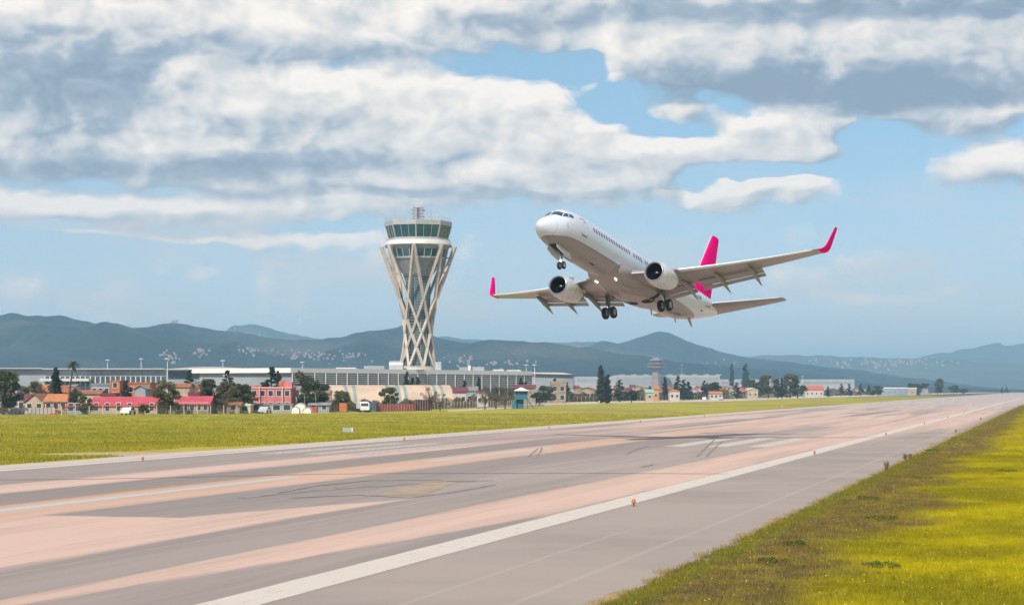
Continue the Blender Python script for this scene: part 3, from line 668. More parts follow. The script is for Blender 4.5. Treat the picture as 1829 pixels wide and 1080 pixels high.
for sgn in (1, -1):
    mbw = MB(); V = [(-20.0, sgn * .85, fair_z(20.0, .85) - .012)] ; nn = 24
    for k in range(nn):
        a = 2 * math.pi * k / nn; x, y = 20.0 + .62 * math.cos(a), .85 + .62 * math.sin(a); V.append((-x, sgn * y, fair_z(x, y) - .012))
    mbw.add(V, [(0, 1 + k, 1 + (k + 1) % nn) for k in range(nn)]); P_(mbw, 'wheel_well', A_DARK, fair)
    mbw = MB(); V = []
    for i in range(9):
        y = 1.35 + i * .2; x = 19.7 + .06 * i
        V += [(-x + .34 - .018 * i, sgn * y, fair_z(x, y) - .02 if y < 2.0 else WZ(y) - .42 + .02 * i), (-x - .34 + .018 * i, sgn * y, fair_z(x, y) - .02 if y < 2.0 else WZ(y) - .36 + .02 * i)]
    mbw.add(V, [(2 * i, 2 * i + 1, 2 * i + 3, 2 * i + 2) for i in range(8)]); P_(mbw, 'gear_slot', A_DARK, fair)
    for x0, y0, x1, y1 in ((14.2, .9, 17.0, 1.7), (15.5, .2, 18.6, 1.2)):
        pts = [(x0 + (x1 - x0) * i / 8, y0 + (y1 - y0) * i / 8) for i in range(9)]
        mbw = MB(); V = []
        for x, y in pts: V += [(-x, sgn * (y - .02), fair_z(x, y) - .01), (-x, sgn * (y + .02), fair_z(x, y) - .01)]
        P_(mbw.add(V, [(2 * i, 2 * i + 1, 2 * i + 3, 2 * i + 2) for i in range(8)]), 'skin_seam', A_SEAM, fair)

def wing_side(sg):
    S = lambda R: [Vector((q.x, q.y * sg, q.z)) for q in R]
    ys = [0.4, 1.88, 2.6, 3.6, 4.8, 5.8, 7.5, 9.5, 11.5, 13.5, 15.2, 16.3, 16.9]
    rings = []
    for y in ys:
        c = WTE(y) - WLE(y); rings.append(S(foil((-WLE(y), y, WZ(y)), c, float(np.interp(y, [0, 2, 6, 17], [.13, .125, .11, .095])), twist=math.radians(np.interp(y, [0, 5, 17], [2.2, 1.2, -1.2])))))
    w = P_(MB().loft(rings), 'wing', A_GREY, angle=50)
    # winglet: blended curve, then nearly upright
    WL = []
    for y, z, le, c, cant in ((16.9, WZ(16.9), 21.85, 1.50, 4), (17.12, WZ(16.9) + .04, 21.98, 1.44, 16), (17.34, WZ(16.9) + .15, 22.14, 1.36, 38), (17.50, WZ(16.9) + .38, 22.34, 1.24, 60), (17.60, WZ(16.9) + .72, 22.58, 1.12, 74), (17.72, WZ(16.9) + 1.30, 22.95, .95, 77), (17.98, WZ(16.9) + 2.42, 23.62, .62, 77), (18.0, WZ(16.9) + 2.50, 23.75, .50, 77)):
        a = math.radians(cant); WL.append(S(foil((-le, y, z), c, .085, up=(0, -math.sin(a), math.cos(a)), camber=.01)))
    P_(MB().loft(WL), 'winglet', A_PINK, w, angle=60)
    # leading-edge slats (bare metal) and the drooped inboard krueger flap
    for y0, y1 in ((5.7, 9.2), (9.25, 12.8), (12.85, 16.5)):
        R = []
        for y in (y0, (y0 + y1) / 2, y1):
            c = WTE(y) - WLE(y); th = float(np.interp(y, [2, 6, 17], [.125, .11, .095]))
            ring = foil((-WLE(y) + .26, y, WZ(y) - .10), c * .15, th * 3.2, 11, twist=math.radians(6), camber=.10); R.append(S(ring))
        P_(MB().loft(R), 'slat', A_LE, w)
    y0, y1 = 2.25, 4.1
    k0, k1 = Vector((-WLE(y0) + .10, y0, WZ(y0) - .10)), Vector((-WLE(y1) + .10, y1, WZ(y1) - .10))
    R = [S(foil(k + Vector((.62, 0, -.22)), .80, .14, 9, aft=(-.96, 0, .26), up=(.26, 0, .96))) for k in (k0, k1)]
    P_(MB().loft(R), 'krueger_flap', A_LE, w)
    # slotted flaps, run out and down
    for y0, y1 in ((2.3, 5.35), (6.0, 11.6)):
        for dx, dz, ch, dfl in ((-.66, -.17, 1.10, 11), (.38, -.45, .55, 24)):
            R = []
            for y in (y0, y1):
                k = 1.0 if y < 6 else float(np.interp(y, [6, 11.6], [1, .8]))
                R.append(S(foil((-WTE(y) - dx * k, y, WZ(y) + dz * k - .05), ch * k, .13, 9, twist=math.radians(dfl))))
            P_(MB().loft(R), 'flap', A_GREY, w)
    # flap track fairings
    for y, L in ((4.95, 4.0), (8.0, 4.2), (10.9, 3.6)):
        R = []; zt = WZ(y) - .25; x0 = WTE(y) - L * .55
        for u, r in ((0, .02), (.06, .10), (.2, .19), (.42, .24), (.62, .22), (.8, .14), (.95, .05), (1, .01)):
            z = zt - .10 - 1.35 * max(0, u - .3) ** 1.25; x = x0 + L * u
            R.append(S([Vector((-x, y + r * .62 * math.cos(a), z + r * 1.3 * math.sin(a))) for a in [2 * math.pi * k / 12 for k in range(12)]]))
        P_(MB().loft(R), 'flap_track_fairing', A_GREY, w)
    mbw = MB(); V = []                                     # aileron hinge line
    for y in (12.0, 16.2): V += [Vector((-(WTE(y) - .42), y * sg, WZ(y) - .05)), Vector((-(WTE(y) - .46), y * sg, WZ(y) - .055))]
    # engine
    ey, ez, ex = 4.83 * sg, -2.10, 12.60
    e = link('engine', None, plane, (-ex, ey, ez)); e.empty_display_size = .3
    kw = dict(axis='X', n=40, sy=1.03, zlow=.94)
    neg = lambda pr: [(r, -h) for r, h in pr]
    P_(MB().lathe(neg([(.955, .10), (1.0, .22), (1.05, .5), (1.085, .9), (1.10, 1.4), (1.09, 1.9), (1.04, 2.5), (.95, 3.1), (.86, 3.45), (.80, 3.42), (.70, 2.9), (.66, 2.3)]), **kw), 'nacelle', A_NAC, e, angle=50)
    P_(MB().lathe(neg([(.955, .102), (.93, .045), (.895, .01), (.865, 0), (.835, .015), (.80, .07), (.775, .20)]), **kw), 'inlet_lip', mat('lip_metal', (.36, .39, .45), .3, .7), e)
    P_(MB().lathe(neg([(.776, .198), (.77, .45), (.785, .8), (.79, 1.15)]), **kw), 'inlet_duct', A_DUCT, e)
    mbw = MB()
    for k in range(24):
        a0 = 2 * math.pi * k / 24; V = []
        for r, tw, wd in ((.22, .35, .10), (.5, .75, .13), (.775, 1.05, .15)):
            t = Vector((0, -math.sin(a0), math.cos(a0))); rad = Vector((0, math.cos(a0), math.sin(a0))); ax = Vector((1, 0, 0))
            ch = ax * math.cos(tw) + t * math.sin(tw); V += [rad * r + Vector((-1.0, 0, 0)) - ch * wd / 2, rad * r + Vector((-1.0, 0, 0)) + ch * wd / 2]
        mbw.add(V, [(0, 1, 3, 2), (2, 3, 5, 4)])
    P_(mbw, 'fan', mat('fan_blades', (.03, .034, .05), .35, .6), e)
    P_(MB().lathe(neg([(.80, 1.14), (.02, 1.15)]), axis='X', n=32), 'fan_backing', A_DARK, e)
    sp = P_(MB().lathe(neg([(.01, .55), (.06, .60), (.13, .72), (.20, .88), (.24, 1.05)]), axis='X', n=20), 'spinner', A_DUCT, e)
    mbw = MB(); V = []
    for i in range(10):
        a = i * .30; r = .05 + .013 * i; x = .60 + (r - .06) / .18 * .33
        V += [(-x + .03, math.cos(a) * (r + .01), math.sin(a) * (r + .01)), (-x - .02, math.cos(a) * (r + .055), math.sin(a) * (r + .055))]
    P_(mbw.add(V, [(2 * i, 2 * i + 1, 2 * i + 3, 2 * i + 2) for i in range(9)]), 'spinner_swirl', mat('white_mark', (.8, .8, .8), .5), sp)
    P_(MB().lathe(neg([(.62, 2.2), (.60, 3.2), (.52, 3.9), (.42, 4.35), (.38, 4.33)]), axis='X', n=28), 'core_nozzle', A_HOT, e)
    P_(MB().lathe(neg([(.34, 3.9), (.26, 4.5), (.12, 5.0), (.01, 5.15)]), axis='X', n=20), 'exhaust_plug', A_HOT, e)
    R = []
    for x, z0, z1, wd in ((1.0, .98, 1.06, .03), (1.6, .95, 1.22, .12), (2.6, .80, 1.30, .17), (3.4, .55, 1.12, .18), (4.6, .35, .75, .15), (6.2, .35, .45, .03)):
        R.append([Vector((-x, -wd, z0)), Vector((-x, wd, z0)), Vector((-x, wd, z1)), Vector((-x, -wd, z1))])
    P_(MB().loft(R), 'pylon', A_GREY, e, angle=30)
    a = math.radians(55 if sg < 0 else 125); c, s = math.cos(a), math.sin(a)
    P_(MB().add([(-.9, c * 1.09, s * 1.09), (-1.9, c * 1.09, s * 1.09), (-1.95, c * 1.38, s * 1.38), (-1.75, c * 1.38, s * 1.38)], [(0, 1, 2, 3)]), 'nacelle_strake', A_NAC, e)
    def nl(x, a0, a1, w, name='skin_seam', m=A_SEAM):
        V = []; r = float(np.interp(x, [.1, .5, .9, 1.4, 1.9, 2.5, 3.1], [.955, 1.05, 1.085, 1.10, 1.09, 1.04, .95])) + .006; k = 24
        for i in range(k + 1):
            a = math.radians(a0 + (a1 - a0) * i / k); y, z = math.cos(a) * r * 1.03, math.sin(a) * r
            z = z if z > 0 else z * .94; V += [(-x, y, z), (-x - w, y, z)]
        P_(MB().add(V, [(2 * i, 2 * i + 1, 2 * i + 3, 2 * i + 2) for i in range(k)]), name, m, e)
    nl(1.55, 0, 360, .025)
    for x, a0 in ((.7, 250), (1.05, 262), (1.1, 292), (1.35, 268), (.62, 285)): nl(x, a0, a0 + 9, .05, 'drain_vent')
    # main landing gear
    g = link('main_gear', None, plane, (-19.4, 2.86 * sg, -3.25)); g.empty_display_size = .3
    P_(MB().tube([(.25, 0, 2.0), (.02, 0, .75)], [.14, .13], 12).tube([(.02, 0, .75), (0, 0, 0)], .085, 12), 'strut', A_STRUT, g)
    P_(MB().tube([(0, -.62, 0), (0, .62, 0)], .07, 10), 'axle', A_STRUT, g)
    P_(MB().tube([(.1, 0, 1.0), (.05, -1.25 * sg, 1.75)], .075, 8).tube([(.1, 0, .75), (.55, -.6 * sg, 1.65)], .05, 8), 'side_brace', A_STRUT, g)
    P_(MB().tube([(-.10, 0, .62), (-.32, 0, .36), (-.06, 0, .08)], [.05, .04, .05], 6), 'torque_link', A_STRUT, g)
    P_(MB().loft([[Vector((x, .22 * sg + y, z)) for x, z in ((.42, 1.75), (-.40, 1.75), (-.28, .72), (.30, .72))] for y in (-.025, .025)]), 'gear_door', A_GREY, g, angle=30)
    P_(MB().tube([(.1, .05 * sg, 1.7), (.16, .03 * sg, .9), (.12, .06 * sg, .2)], .025, 6), 'brake_hose', A_DARK, g)
    for k in (-1, 1): wheel(g, (0, k * .41, 0), .565, .40, k)
def wheel(parent, loc, R, W, k):
    w = link('wheel', None, parent, loc); w.empty_display_size = .2; h = W / 2
    P_(MB().lathe([(R * .56, -h * .86), (R * .74, -h), (R * .90, -h * .88), (R * .985, -h * .5), (R, 0), (R * .985, h * .5), (R * .90, h * .88), (R * .74, h), (R * .56, h * .86)], axis='Y', n=28), 'tyre', A_RUB, w, angle=60)
    mb = MB().lathe([(R * .56, -h * .84), (R * .46, -h * .55), (R * .30, -h * .60), (R * .20, -h * .85), (.01, -h * .88)], axis='Y', n=20).lathe([(R * .56, h * .84), (R * .46, h * .55), (R * .30, h * .60), (R * .20, h * .85), (.01, h * .88)], axis='Y', n=20)
    P_(mb, 'rim', A_RIM, w, angle=35)
for sg in (1, -1): wing_side(sg)

# fin, rudder line, tailplanes
fs = [((30.2, 1.70), 6.6, .08), ((31.5, 2.35), 5.35, .085), ((32.4, 3.0), 4.65, .09), ((37.1, 8.95), 1.95, .09), ((37.35, 9.18), 1.72, .07), ((37.75, 9.30), 1.2, .05)]
fin = P_(MB().loft([foil((-x, 0, z), c, t, 15, up=(0, 1, 0), camber=0) for (x, z), c, t in fs]), 'tail_fin', A_PINK, angle=60)
fl = [((30.16, 1.70), .36), ((31.46, 2.35), .34), ((32.36, 3.0), .32), ((37.06, 8.95), .16), ((37.31, 9.18), .13)]
mb = MB(); R = []
for (x, z), c in fl:
    R.append([Vector((-x - c, -.115 * (c + .15), z)), Vector((-x - c * .3, -.075 * (c + .15), z)), Vector((-x + .02, 0, z)), Vector((-x - c * .3, .075 * (c + .15), z)), Vector((-x - c, .115 * (c + .15), z))])
P_(mb.loft(R, closed=False, cap=False), 'fin_leading_edge', mat('fin_edge_white', (.80, .80, .80), .3), fin)
P_(MB().loft([foil((-27.6, 0, 1.80), 4.5, .03, 9, up=(0, 1, 0), camber=0), foil((-30.2, 0, 2.2), 2.4, .05, 9, up=(0, 1, 0), camber=0), foil((-32.1, 0, 3.1), .9, .08, 9, up=(0, 1, 0), camber=0)]), 'dorsal_fin', A_PINK, fin)
for sg in (1, -1):
    S = lambda R: [Vector((q.x, q.y * sg, q.z)) for q in R]
    hs = [(.3, 33.4, 4.4, .88), (1.0, 33.9, 4.05, .98), (4.0, 36.0, 2.75, 1.44), (6.9, 38.0, 1.48, 1.90), (7.17, 38.35, 1.05, 1.95)]
    h = P_(MB().loft([S(foil((-le, y, z), c, .09, camber=-.005)) for y, le, c, z in hs]), 'tailplane', A_GREY, angle=60)
    P_(MB().loft([S(foil((-le + .015, y, z), .22 * k, .42, 9)) for y, le, k, z in ((1.3, 34.11, 1.1, 1.026), (4.0, 36.0, .9, 1.44), (6.9, 38.0, .6, 1.90))]), 'tailplane_leading_edge', A_LE, h)

# nose gear
g = link('nose_gear', None, plane, (-4.1, 0, -3.25)); g.empty_display_size = .3
P_(MB().tube([(-.05, 0, 1.5), (-.02, 0, .55)], .085, 10).tube([(-.02, 0, .55), (0, 0, 0)], .055, 10), 'strut', A_STRUT, g)
P_(MB().tube([(0, -.26, 0), (0, .26, 0)], .045, 8), 'axle', A_STRUT, g)
P_(MB().tube([(-.02, 0, .75), (.95, 0, 1.45)], .05, 8), 'drag_brace', A_STRUT, g)
P_(MB().tube([(-.07, 0, .5), (-.22, 0, .3), (-.05, 0, .08)], .035, 6), 'torque_link', A_STRUT, g)
for k in (-1, 1): wheel(g, (0, k * .21, 0), .345, .22, k)
P_(MB().lathe([(.01, .05), (.06, .045), (.085, .02), (.07, -.03)], (.09, 0, .42), 'X', 12, close=True), 'taxi_light', A_LAMP, g)
bay = P_(patch([(2.35, 166), (4.75, 168), (4.75, 192), (2.35, 194)], 8, 6, .01), 'nose_gear_bay', A_DARK, body)
for sg in (1, -1):
    V = []
    for o in (0, .03):
        for x, z0, z1 in ((2.35, 0, -.42), (3.2, 0, -.56), (4.1, 0, -.62), (4.75, 0, -.58)):
            p = surf(x, 180 - 13.0 * sg, 0); V += [Vector((p.x, p.y + o * sg + .02 * sg, p.z + .03)), Vector((p.x, p.y + (.16 + o) * sg, p.z + z1))]
    mb = MB().add(V, [(0, 1, 3, 2), (2, 3, 5, 4), (4, 5, 7, 6), (8, 10, 11, 9), (10, 12, 13, 11), (12, 14, 15, 13), (0, 8, 9, 1), (6, 7, 15, 14), (1, 9, 11, 3), (3, 11, 13, 5), (5, 13, 15, 7)])
    P_(mb, 'nose_gear_door', [A_NAC], plane, angle=30)
# lamps that are on
for x, y, z, r in ((14.15, 2.02, -1.30, .08), (12.95, .95, -2.24, .065), (12.70, 1.00, -2.20, .045), (12.95, -.95, -2.24, .065), (12.70, -1.0, -2.20, .045)):
    P_(MB().lathe([(.01, r), (r * .6, r * .8), (r, r * .1), (r * .9, -r)], (-x, y, z - .02), 'X', 12, close=True), 'landing_light', A_LAMP)

# attitude and place: fitted to the photograph (heading, pitch, bank; the point 18 m aft of the nose)
hd, pt, bk = math.radians(240.55), math.radians(12.35), math.radians(5.95)
fw = Vector((math.cos(hd) * math.cos(pt), math.sin(hd) * math.cos(pt), math.sin(pt)))
lf = Vector((0, 0, 1)).cross(fw).normalized(); uu = fw.cross(lf)
l2 = lf * math.cos(bk) + uu * math.sin(bk); u2 = uu * math.cos(bk) - lf * math.sin(bk)
ref = at(1126.2, 485.3, 187.2)
plane.matrix_world = Matrix.Translation(ref + fw * 18) @ Matrix((fw, l2, u2)).transposed().to_4x4()

# ------------------------------------------------------------------ control tower
CONC = mat('tower_concrete', (.46, .405, .345), .8, var=.22, vscale=.5, bump=.2, bscale=3)
PANEL = mat('tower_panel', (.40, .42, .43), .45, .2, var=.12, vscale=.4)
PANEL_W = mat('tower_white_panel', (.60, .585, .565), .4, var=.1, vscale=.4)
SOFFIT = mat('tower_soffit', (.27, .285, .295), .7, var=.2, vscale=.5)
TGLASS = mat('tower_glass', (.018, .080, .092), .07, spec=.7, var=.5, vscale=.35)
CGLASS = mat('core_glass', (.075, .125, .125), .16, spec=.6, var=.35, vscale=.25)
STEEL = mat('galvanised_steel', (.42, .43, .44), .5, .5)
WSTEEL = mat('white_steel', (.52, .52, .52), .5)
REDW = mat('red_steel', (.38, .12, .15), .5)
MASTM = mat('mast_steel', (.30, .28, .30), .6)
def control_tower():
    Y0 = 735.0; k = Y0 / F                              # metres per photo pixel there
    base = at(747, 655, Y0); z = lambda py: CAMH + (HOR - py) * k - base.z
    T = thing('control_tower', 'tall airport control tower in a flared lattice of crossing concrete struts', 'control tower', base, math.radians(0))
    R8 = lambda r, zz, n=8, a0=0.0: [Vector((r * math.sin(a0 + 2 * math.pi * i / n), -r * math.cos(a0 + 2 * math.pi * i / n), zz)) for i in range(n)]
    rt, rb = 66 * k, 33.5 * k; zt, zb = z(441), z(655.5)
    top_a = [math.radians(-4 + 45 * i) for i in range(8)]
    for a in top_a:
        for s in (-1, 1):
            b = a + s * math.radians(112.5)
            p, q = Vector((rt * math.sin(a), -rt * math.cos(a), zt)), Vector((rb * math.sin(b), -rb * math.cos(b), zb))
            MB().beam(q, p, .62, .9, w2=.85, h2=1.25, up=((p + q) / 2 - Vector((0, 0, ((p + q) / 2).z))).normalized()).build('strut', CONC, T)
    # glazed core with its floors, mullions and stair lights
    rc = 21.5 * k
    core = MB().loft([R8(rc, z(655), 12, .26), R8(rc, z(490), 12, .26)]).build('core', CGLASS, T)
    for i in range(33):
        zz = z(655) + (z(490) - z(655)) * (i + .5) / 33
        MB().loft([R8(rc + .06, zz, 12, .26), R8(rc + .06, zz + .12, 12, .26)]).build('floor_band', SOFFIT, core)
    for i in range(12):
        a = .26 + 2 * math.pi * i / 12; x, y = (rc + .07) * math.sin(a), -(rc + .07) * math.cos(a)
        MB().beam((x, y, z(655)), (x, y, z(490)), .16).build('mullion', SOFFIT, core)
    dk = mat('stair_void', (.02, .035, .045), .2, spec=.6)
    for i in range(30):
        zz = z(652) + (z(492) - z(652)) * (i + .2) / 30
        a0, a1 = math.radians(-42), math.radians(-17); rr = rc * .985 + .14
        MB().add([Vector((rr * math.sin(q), -rr * math.cos(q), h)) for q, h in ((a0, zz), (a1, zz), (a1, zz + .62), (a0, zz + .62))], [(0, 1, 2, 3)]).build('stair_window', dk, core, fix=False)
    # cup below the cab, lower glass band, white ring, cab
    MB().loft([R8(rc + .3, z(494), 24), R8(27 * k, z(490), 24), R8(37 * k, z(476), 24), R8(46 * k, z(463), 24), R8(47.5 * k, z(461), 24)]).build('cup', SOFFIT, T)
    lw = MB().loft([R8(47 * k, z(461), 24), R8(52 * k, z(447), 24)]).build('lower_window_band', TGLASS, T)
    for i in range(24):
        a = 2 * math.pi * i / 24
        MB().beam((47.4 * k * math.sin(a), -47.4 * k * math.cos(a), z(461)), (52.4 * k * math.sin(a), -52.4 * k * math.cos(a), z(447)), .28).build('mullion', PANEL, lw)
    MB().loft([R8(47.8 * k, z(463), 24), R8(48.6 * k, z(460), 24)]).build('sill_ring', PANEL, lw)
    MB().loft([R8(50 * k, z(448), 24), R8(58 * k, z(440.5), 24), R8(60 * k, z(439), 24)]).build('ring_soffit', SOFFIT, T)
    MB().loft([R8(60 * k, z(439), 32), R8(59.6 * k, z(436), 32), R8(57.5 * k, z(432), 32), R8(54 * k, z(429.5), 32), R8(53 * k, z(429), 32)], cap=False).build('white_ring', PANEL_W, T, True, 30)
    a8 = math.radians(-1.5)
    MB().loft([R8(54 * k, z(429.5), 8, a8), R8(54 * k, z(426), 8, a8)]).build('cab_sill', PANEL, T)
    cab = MB().loft([R8(52.5 * k, z(427), 8, a8), R8(59 * k, z(404.5), 8, a8)]).build('cab_glazing', TGLASS, T)
    for i in range(8):
        A0, A1 = a8 + math.pi / 4 * i, a8 + math.pi / 4 * (i + 1)
        for j in range(3):
            u = j / 3
            p = lambda r, zz: Vector((r * ((1 - u) * math.sin(A0) + u * math.sin(A1)), -r * ((1 - u) * math.cos(A0) + u * math.cos(A1)), zz))
            MB().beam(p(52.7 * k, z(427)), p(59.2 * k, z(404.5)), .42 if j == 0 else .13).build('mullion', PANEL, cab)
    MB().loft([R8(60 * k, z(404.6), 8, a8), R8(60.5 * k, z(397), 8, a8), R8(58 * k, z(396), 8, a8)]).build('roof_parapet', PANEL, T)
    MB().loft([R8(53 * k, z(431), 24), R8(53 * k, z(430.6), 24)]).build('gallery_deck', STEEL, T)
    # railings
    for r, z0, z1, n, nm in ((58.5 * k, z(396), z(391), 32, 'roof_railing'), (57 * k, z(432), z(428.2), 40, 'gallery_railing')):
        rail = link(nm, None, T); rail.empty_display_size = .2
        for zz in (z1, (z0 + z1) / 2):
            MB().tube(R8(r, zz, n) + [R8(r, zz, n)[0]], .04, 5).build('rail', STEEL, rail)
        for q in R8(r, z0, n): MB().tube([q, q + Vector((0, 0, z1 - z0))], .035, 5).build('rail_post', STEEL, rail)
    for i in range(8):          # brackets that tie the lattice to the ring
        a = top_a[i]; MB().beam((56 * k * math.sin(a), -56 * k * math.cos(a), z(441.5)), (rt * math.sin(a), -rt * math.cos(a), z(441.5)), .6, .5).build('bracket', PANEL, T)
        for py, r1 in ((461, 58 * k), (484, 49 * k)):
            MB().beam((46 * k * math.sin(a), -46 * k * math.cos(a), z(py)), (r1 * math.sin(a), -r1 * math.cos(a), z(py)), .4, .35).build('bracket', SOFFIT, T)
    # roof mast with radar bar, whips and boxes
    mast = link('radar_mast', None, T, (0, 0, 0)); mast.empty_display_size = .2
    cnr = [(-1.75, -1.2), (1.75, -1.2), (1.75, 1.2), (-1.75, 1.2)]
    for x, y in cnr: MB().tube([(x, y, z(396)), (x * .9, y * .9, z(370))], .15, 6).build('mast_leg', MASTM, mast)
    for j, py in enumerate((391, 386, 381, 376, 371)):
        for i in range(4):
            (x, y), (x2, y2) = cnr[i], cnr[(i + 1) % 4]
            MB().tube([(x, y, z(py)), (x2, y2, z(py))], .08, 5).build('mast_brace', REDW if j % 2 else MASTM, mast)
            MB().tube([(x, y, z(py)), (x2, y2, z(py + 5))], .06, 5).build('mast_brace', MASTM if j % 2 else REDW, mast)
    MB().tube([(0, 0, z(371)), (0, 0, z(366))], [.45, .22], 10).build('radar_pedestal', STEEL, mast)
    MB().beam((-1.7, 0, z(365.4)), (1.75, 0, z(362.5)), .5, .25).build('radar_bar', WSTEEL, mast)
    MB().box(-.45, .45, -.4, .4, z(396), z(372)).build('mast_cabinet', mat('mast_core', (.16, .15, .16), .7, var=.4, vscale=2), mast)
    for dx, py in ((-2.3, 373), (2.2, 374), (-2.1, 380), (2.0, 386), (-2.0, 388)): MB().box(dx - .3, dx + .3, -.4, .4, z(py + 3), z(py)).build('aerial_panel', MASTM, mast)
    for x, w in ((2.0, 1.0), (2.0, .6)):
        MB().tube([(1.7, 0, z(382 if w == 1.0 else 377)), (4.6, 0, z(382.6 if w == 1.0 else 377.5))], .09, 5).build('outrigger', STEEL, mast)
    for px, y0, y1, r in ((706.5, 396, 369, .05), (714, 396, 386, .07), (716.5, 396, 384, .07), (725, 396, 384, .06), (730.5, 396, 377, .07), (709, 396, 386, .06), (771, 396, 352.5, .09), (789.5, 396, 368, .06), (778.5, 396, 385, .07), (784, 396, 386.5, .1), (735, 385, 381, .3)):
        MB().tube([((px - 747) * k, -2.0, z(y0)), ((px - 747) * k, -2.0, z(y1))], [r, r * .6], 6).build('antenna', STEEL, T)
    for px, w, h in ((709, 1.6, .6), (760, .7, 1.0), (767, .9, .9), (780, 1.8, 1.2), (720, 1.8, .5), (787.5, .5, 1.1)):
        MB().box((px - 747) * k - w / 2, (px - 747) * k + w / 2, -5, -4, z(396), z(396) + h).build('roof_box', STEEL, T)
    # podium standing on the terminal roof, down to the ground
    MB().lathe([(40 * k, -base.z), (40 * k, -.1), (34 * k, -.1), (34 * k, .25)], n=32, close=True).build('podium', CONC, T)
    return T
control_tower()

# ------------------------------------------------------------------ terminals
TW = mat('terminal_white', (.56, .55, .53), .5, var=.1, vscale=.05)
TW2 = mat('terminal_offwhite', (.40, .385, .37), .6, var=.15, vscale=.03)
TW3 = mat('roof_edge_white', (.44, .43, .42), .6, var=.1, vscale=.03)
TG = mat('terminal_grey', (.30, .33, .36), .5, var=.25, vscale=.06)
TDK = mat('terminal_dark', (.06, .085, .10), .3, spec=.6, var=.4, vscale=.1)
def bar(mb, a, b, z0, z1, d=1.0):
    """upright slab from plan point a to b"""
    a, b = Vector((a[0], a[1])), Vector((b[0], b[1])); n = Vector((-(b - a).y, (b - a).x)).normalized() * d
    v = [(a.x, a.y), (b.x, b.y), (b.x + n.x, b.y + n.y), (a.x + n.x, a.y + n.y)]
    return mb.add([(x, y, z) for z in (z0, z1) for x, y in v], [(3, 2, 1, 0), (4, 5, 6, 7), (0, 1, 5, 4), (1, 2, 6, 5), (2, 3, 7, 6), (3, 0, 4, 7)])
def main_terminal():
    YA, YB = 650.0, 770.0
    A, B = at(523, 690, YA), at(951, 690, YB); A.z = B.z = 0
    T = thing('terminal', 'long white-edged terminal with stacked louvre lines running past the tower foot', 'terminal')
    zt = 11.7
    bar(MB(), A, B, 0, zt - .2, 40).build('hall', TG, T)
    bar(MB(), A + Vector((-.5, -1.6, 0)), B + Vector((0, -1.6, 0)), zt - 1.55, zt, 44).build('roof_fascia', mat('fascia_white', (.74, .72, .69), .5, var=.08, vscale=.05), T)
    for i in range(7):
        zz = zt - 2.25 - i * .68
        bar(MB(), A + Vector((0, -1.1, 0)), B + Vector((0, -1.1, 0)), zz, zz + .30, .35).build('louvre', TW, T)
    bar(MB(), A + Vector((0, -.25, 0)), B + Vector((0, -.25, 0)), .5, zt - 1.6, .1).build('glazing', TDK, T)
    d = B - A
    for i in range(26):
        q = A + d * (i / 25); MB().box(q.x - .12, q.x + .12, q.y - 1.35, q.y - 1.05, 0, zt - 1.55).build('column', TW, T)
    # parapets, lift housings and ducts on the roof
    for px0, px1, h, dy, m in ((650, 690, 1.3, 20, TG), (820, 866, 1.4, 16, TG), (836, 841, 2.0, 10, TW), (855, 859, 1.6, 9, TG), (600, 640, .5, 14, TW), (700, 760, .5, 6, TW), (880, 900, .6, 10, TW), (905, 930, .5, 10, TW)):
        u = (px0 - 523) / 428; u2 = (px1 - 523) / 428; Yq = YA + (YB - YA) * u
        x0, x1 = (px0 - CX) / F * (Yq + dy), (px1 - CX) / F * (YA + (YB - YA) * u2 + dy)
        MB().box(x0, x1, Yq + dy, Yq + dy + 5, zt, zt + h).build('roof_plant', m, T)
    # rounded plant room by the tower foot
    c = at(707, 655, 705); R = []
    for x in (c.x - 2.2, c.x + 2.6):
        R.append([Vector((x, 702 + q[0], zt + q[1])) for q in ((0, -.2), (0, 1.6), (.25, 2.3), (.8, 2.8), (1.6, 3.0), (6, 3.0), (6, -.2))])
    MB().loft(R).build('plant_room', PANEL, T)
    MB().loft([[Vector((c.x - 2.22 - .01 * k, 702.3 + q[0] * .9, zt + q[1] * .9)) for q in ((0, -.2), (0, 1.6), (.25, 2.3), (.8, 2.8), (1.6, 3.0), (5.4, 3.0), (5.4, -.2))] for k in (0, 1)]).build('plant_room_opening', TDK, T)
    c2 = at(777, 655, 722); MB().box(c2.x, c2.x + 2.2, 722, 728, zt, zt + 3.0).build('plant_room', PANEL, T)
main_terminal()
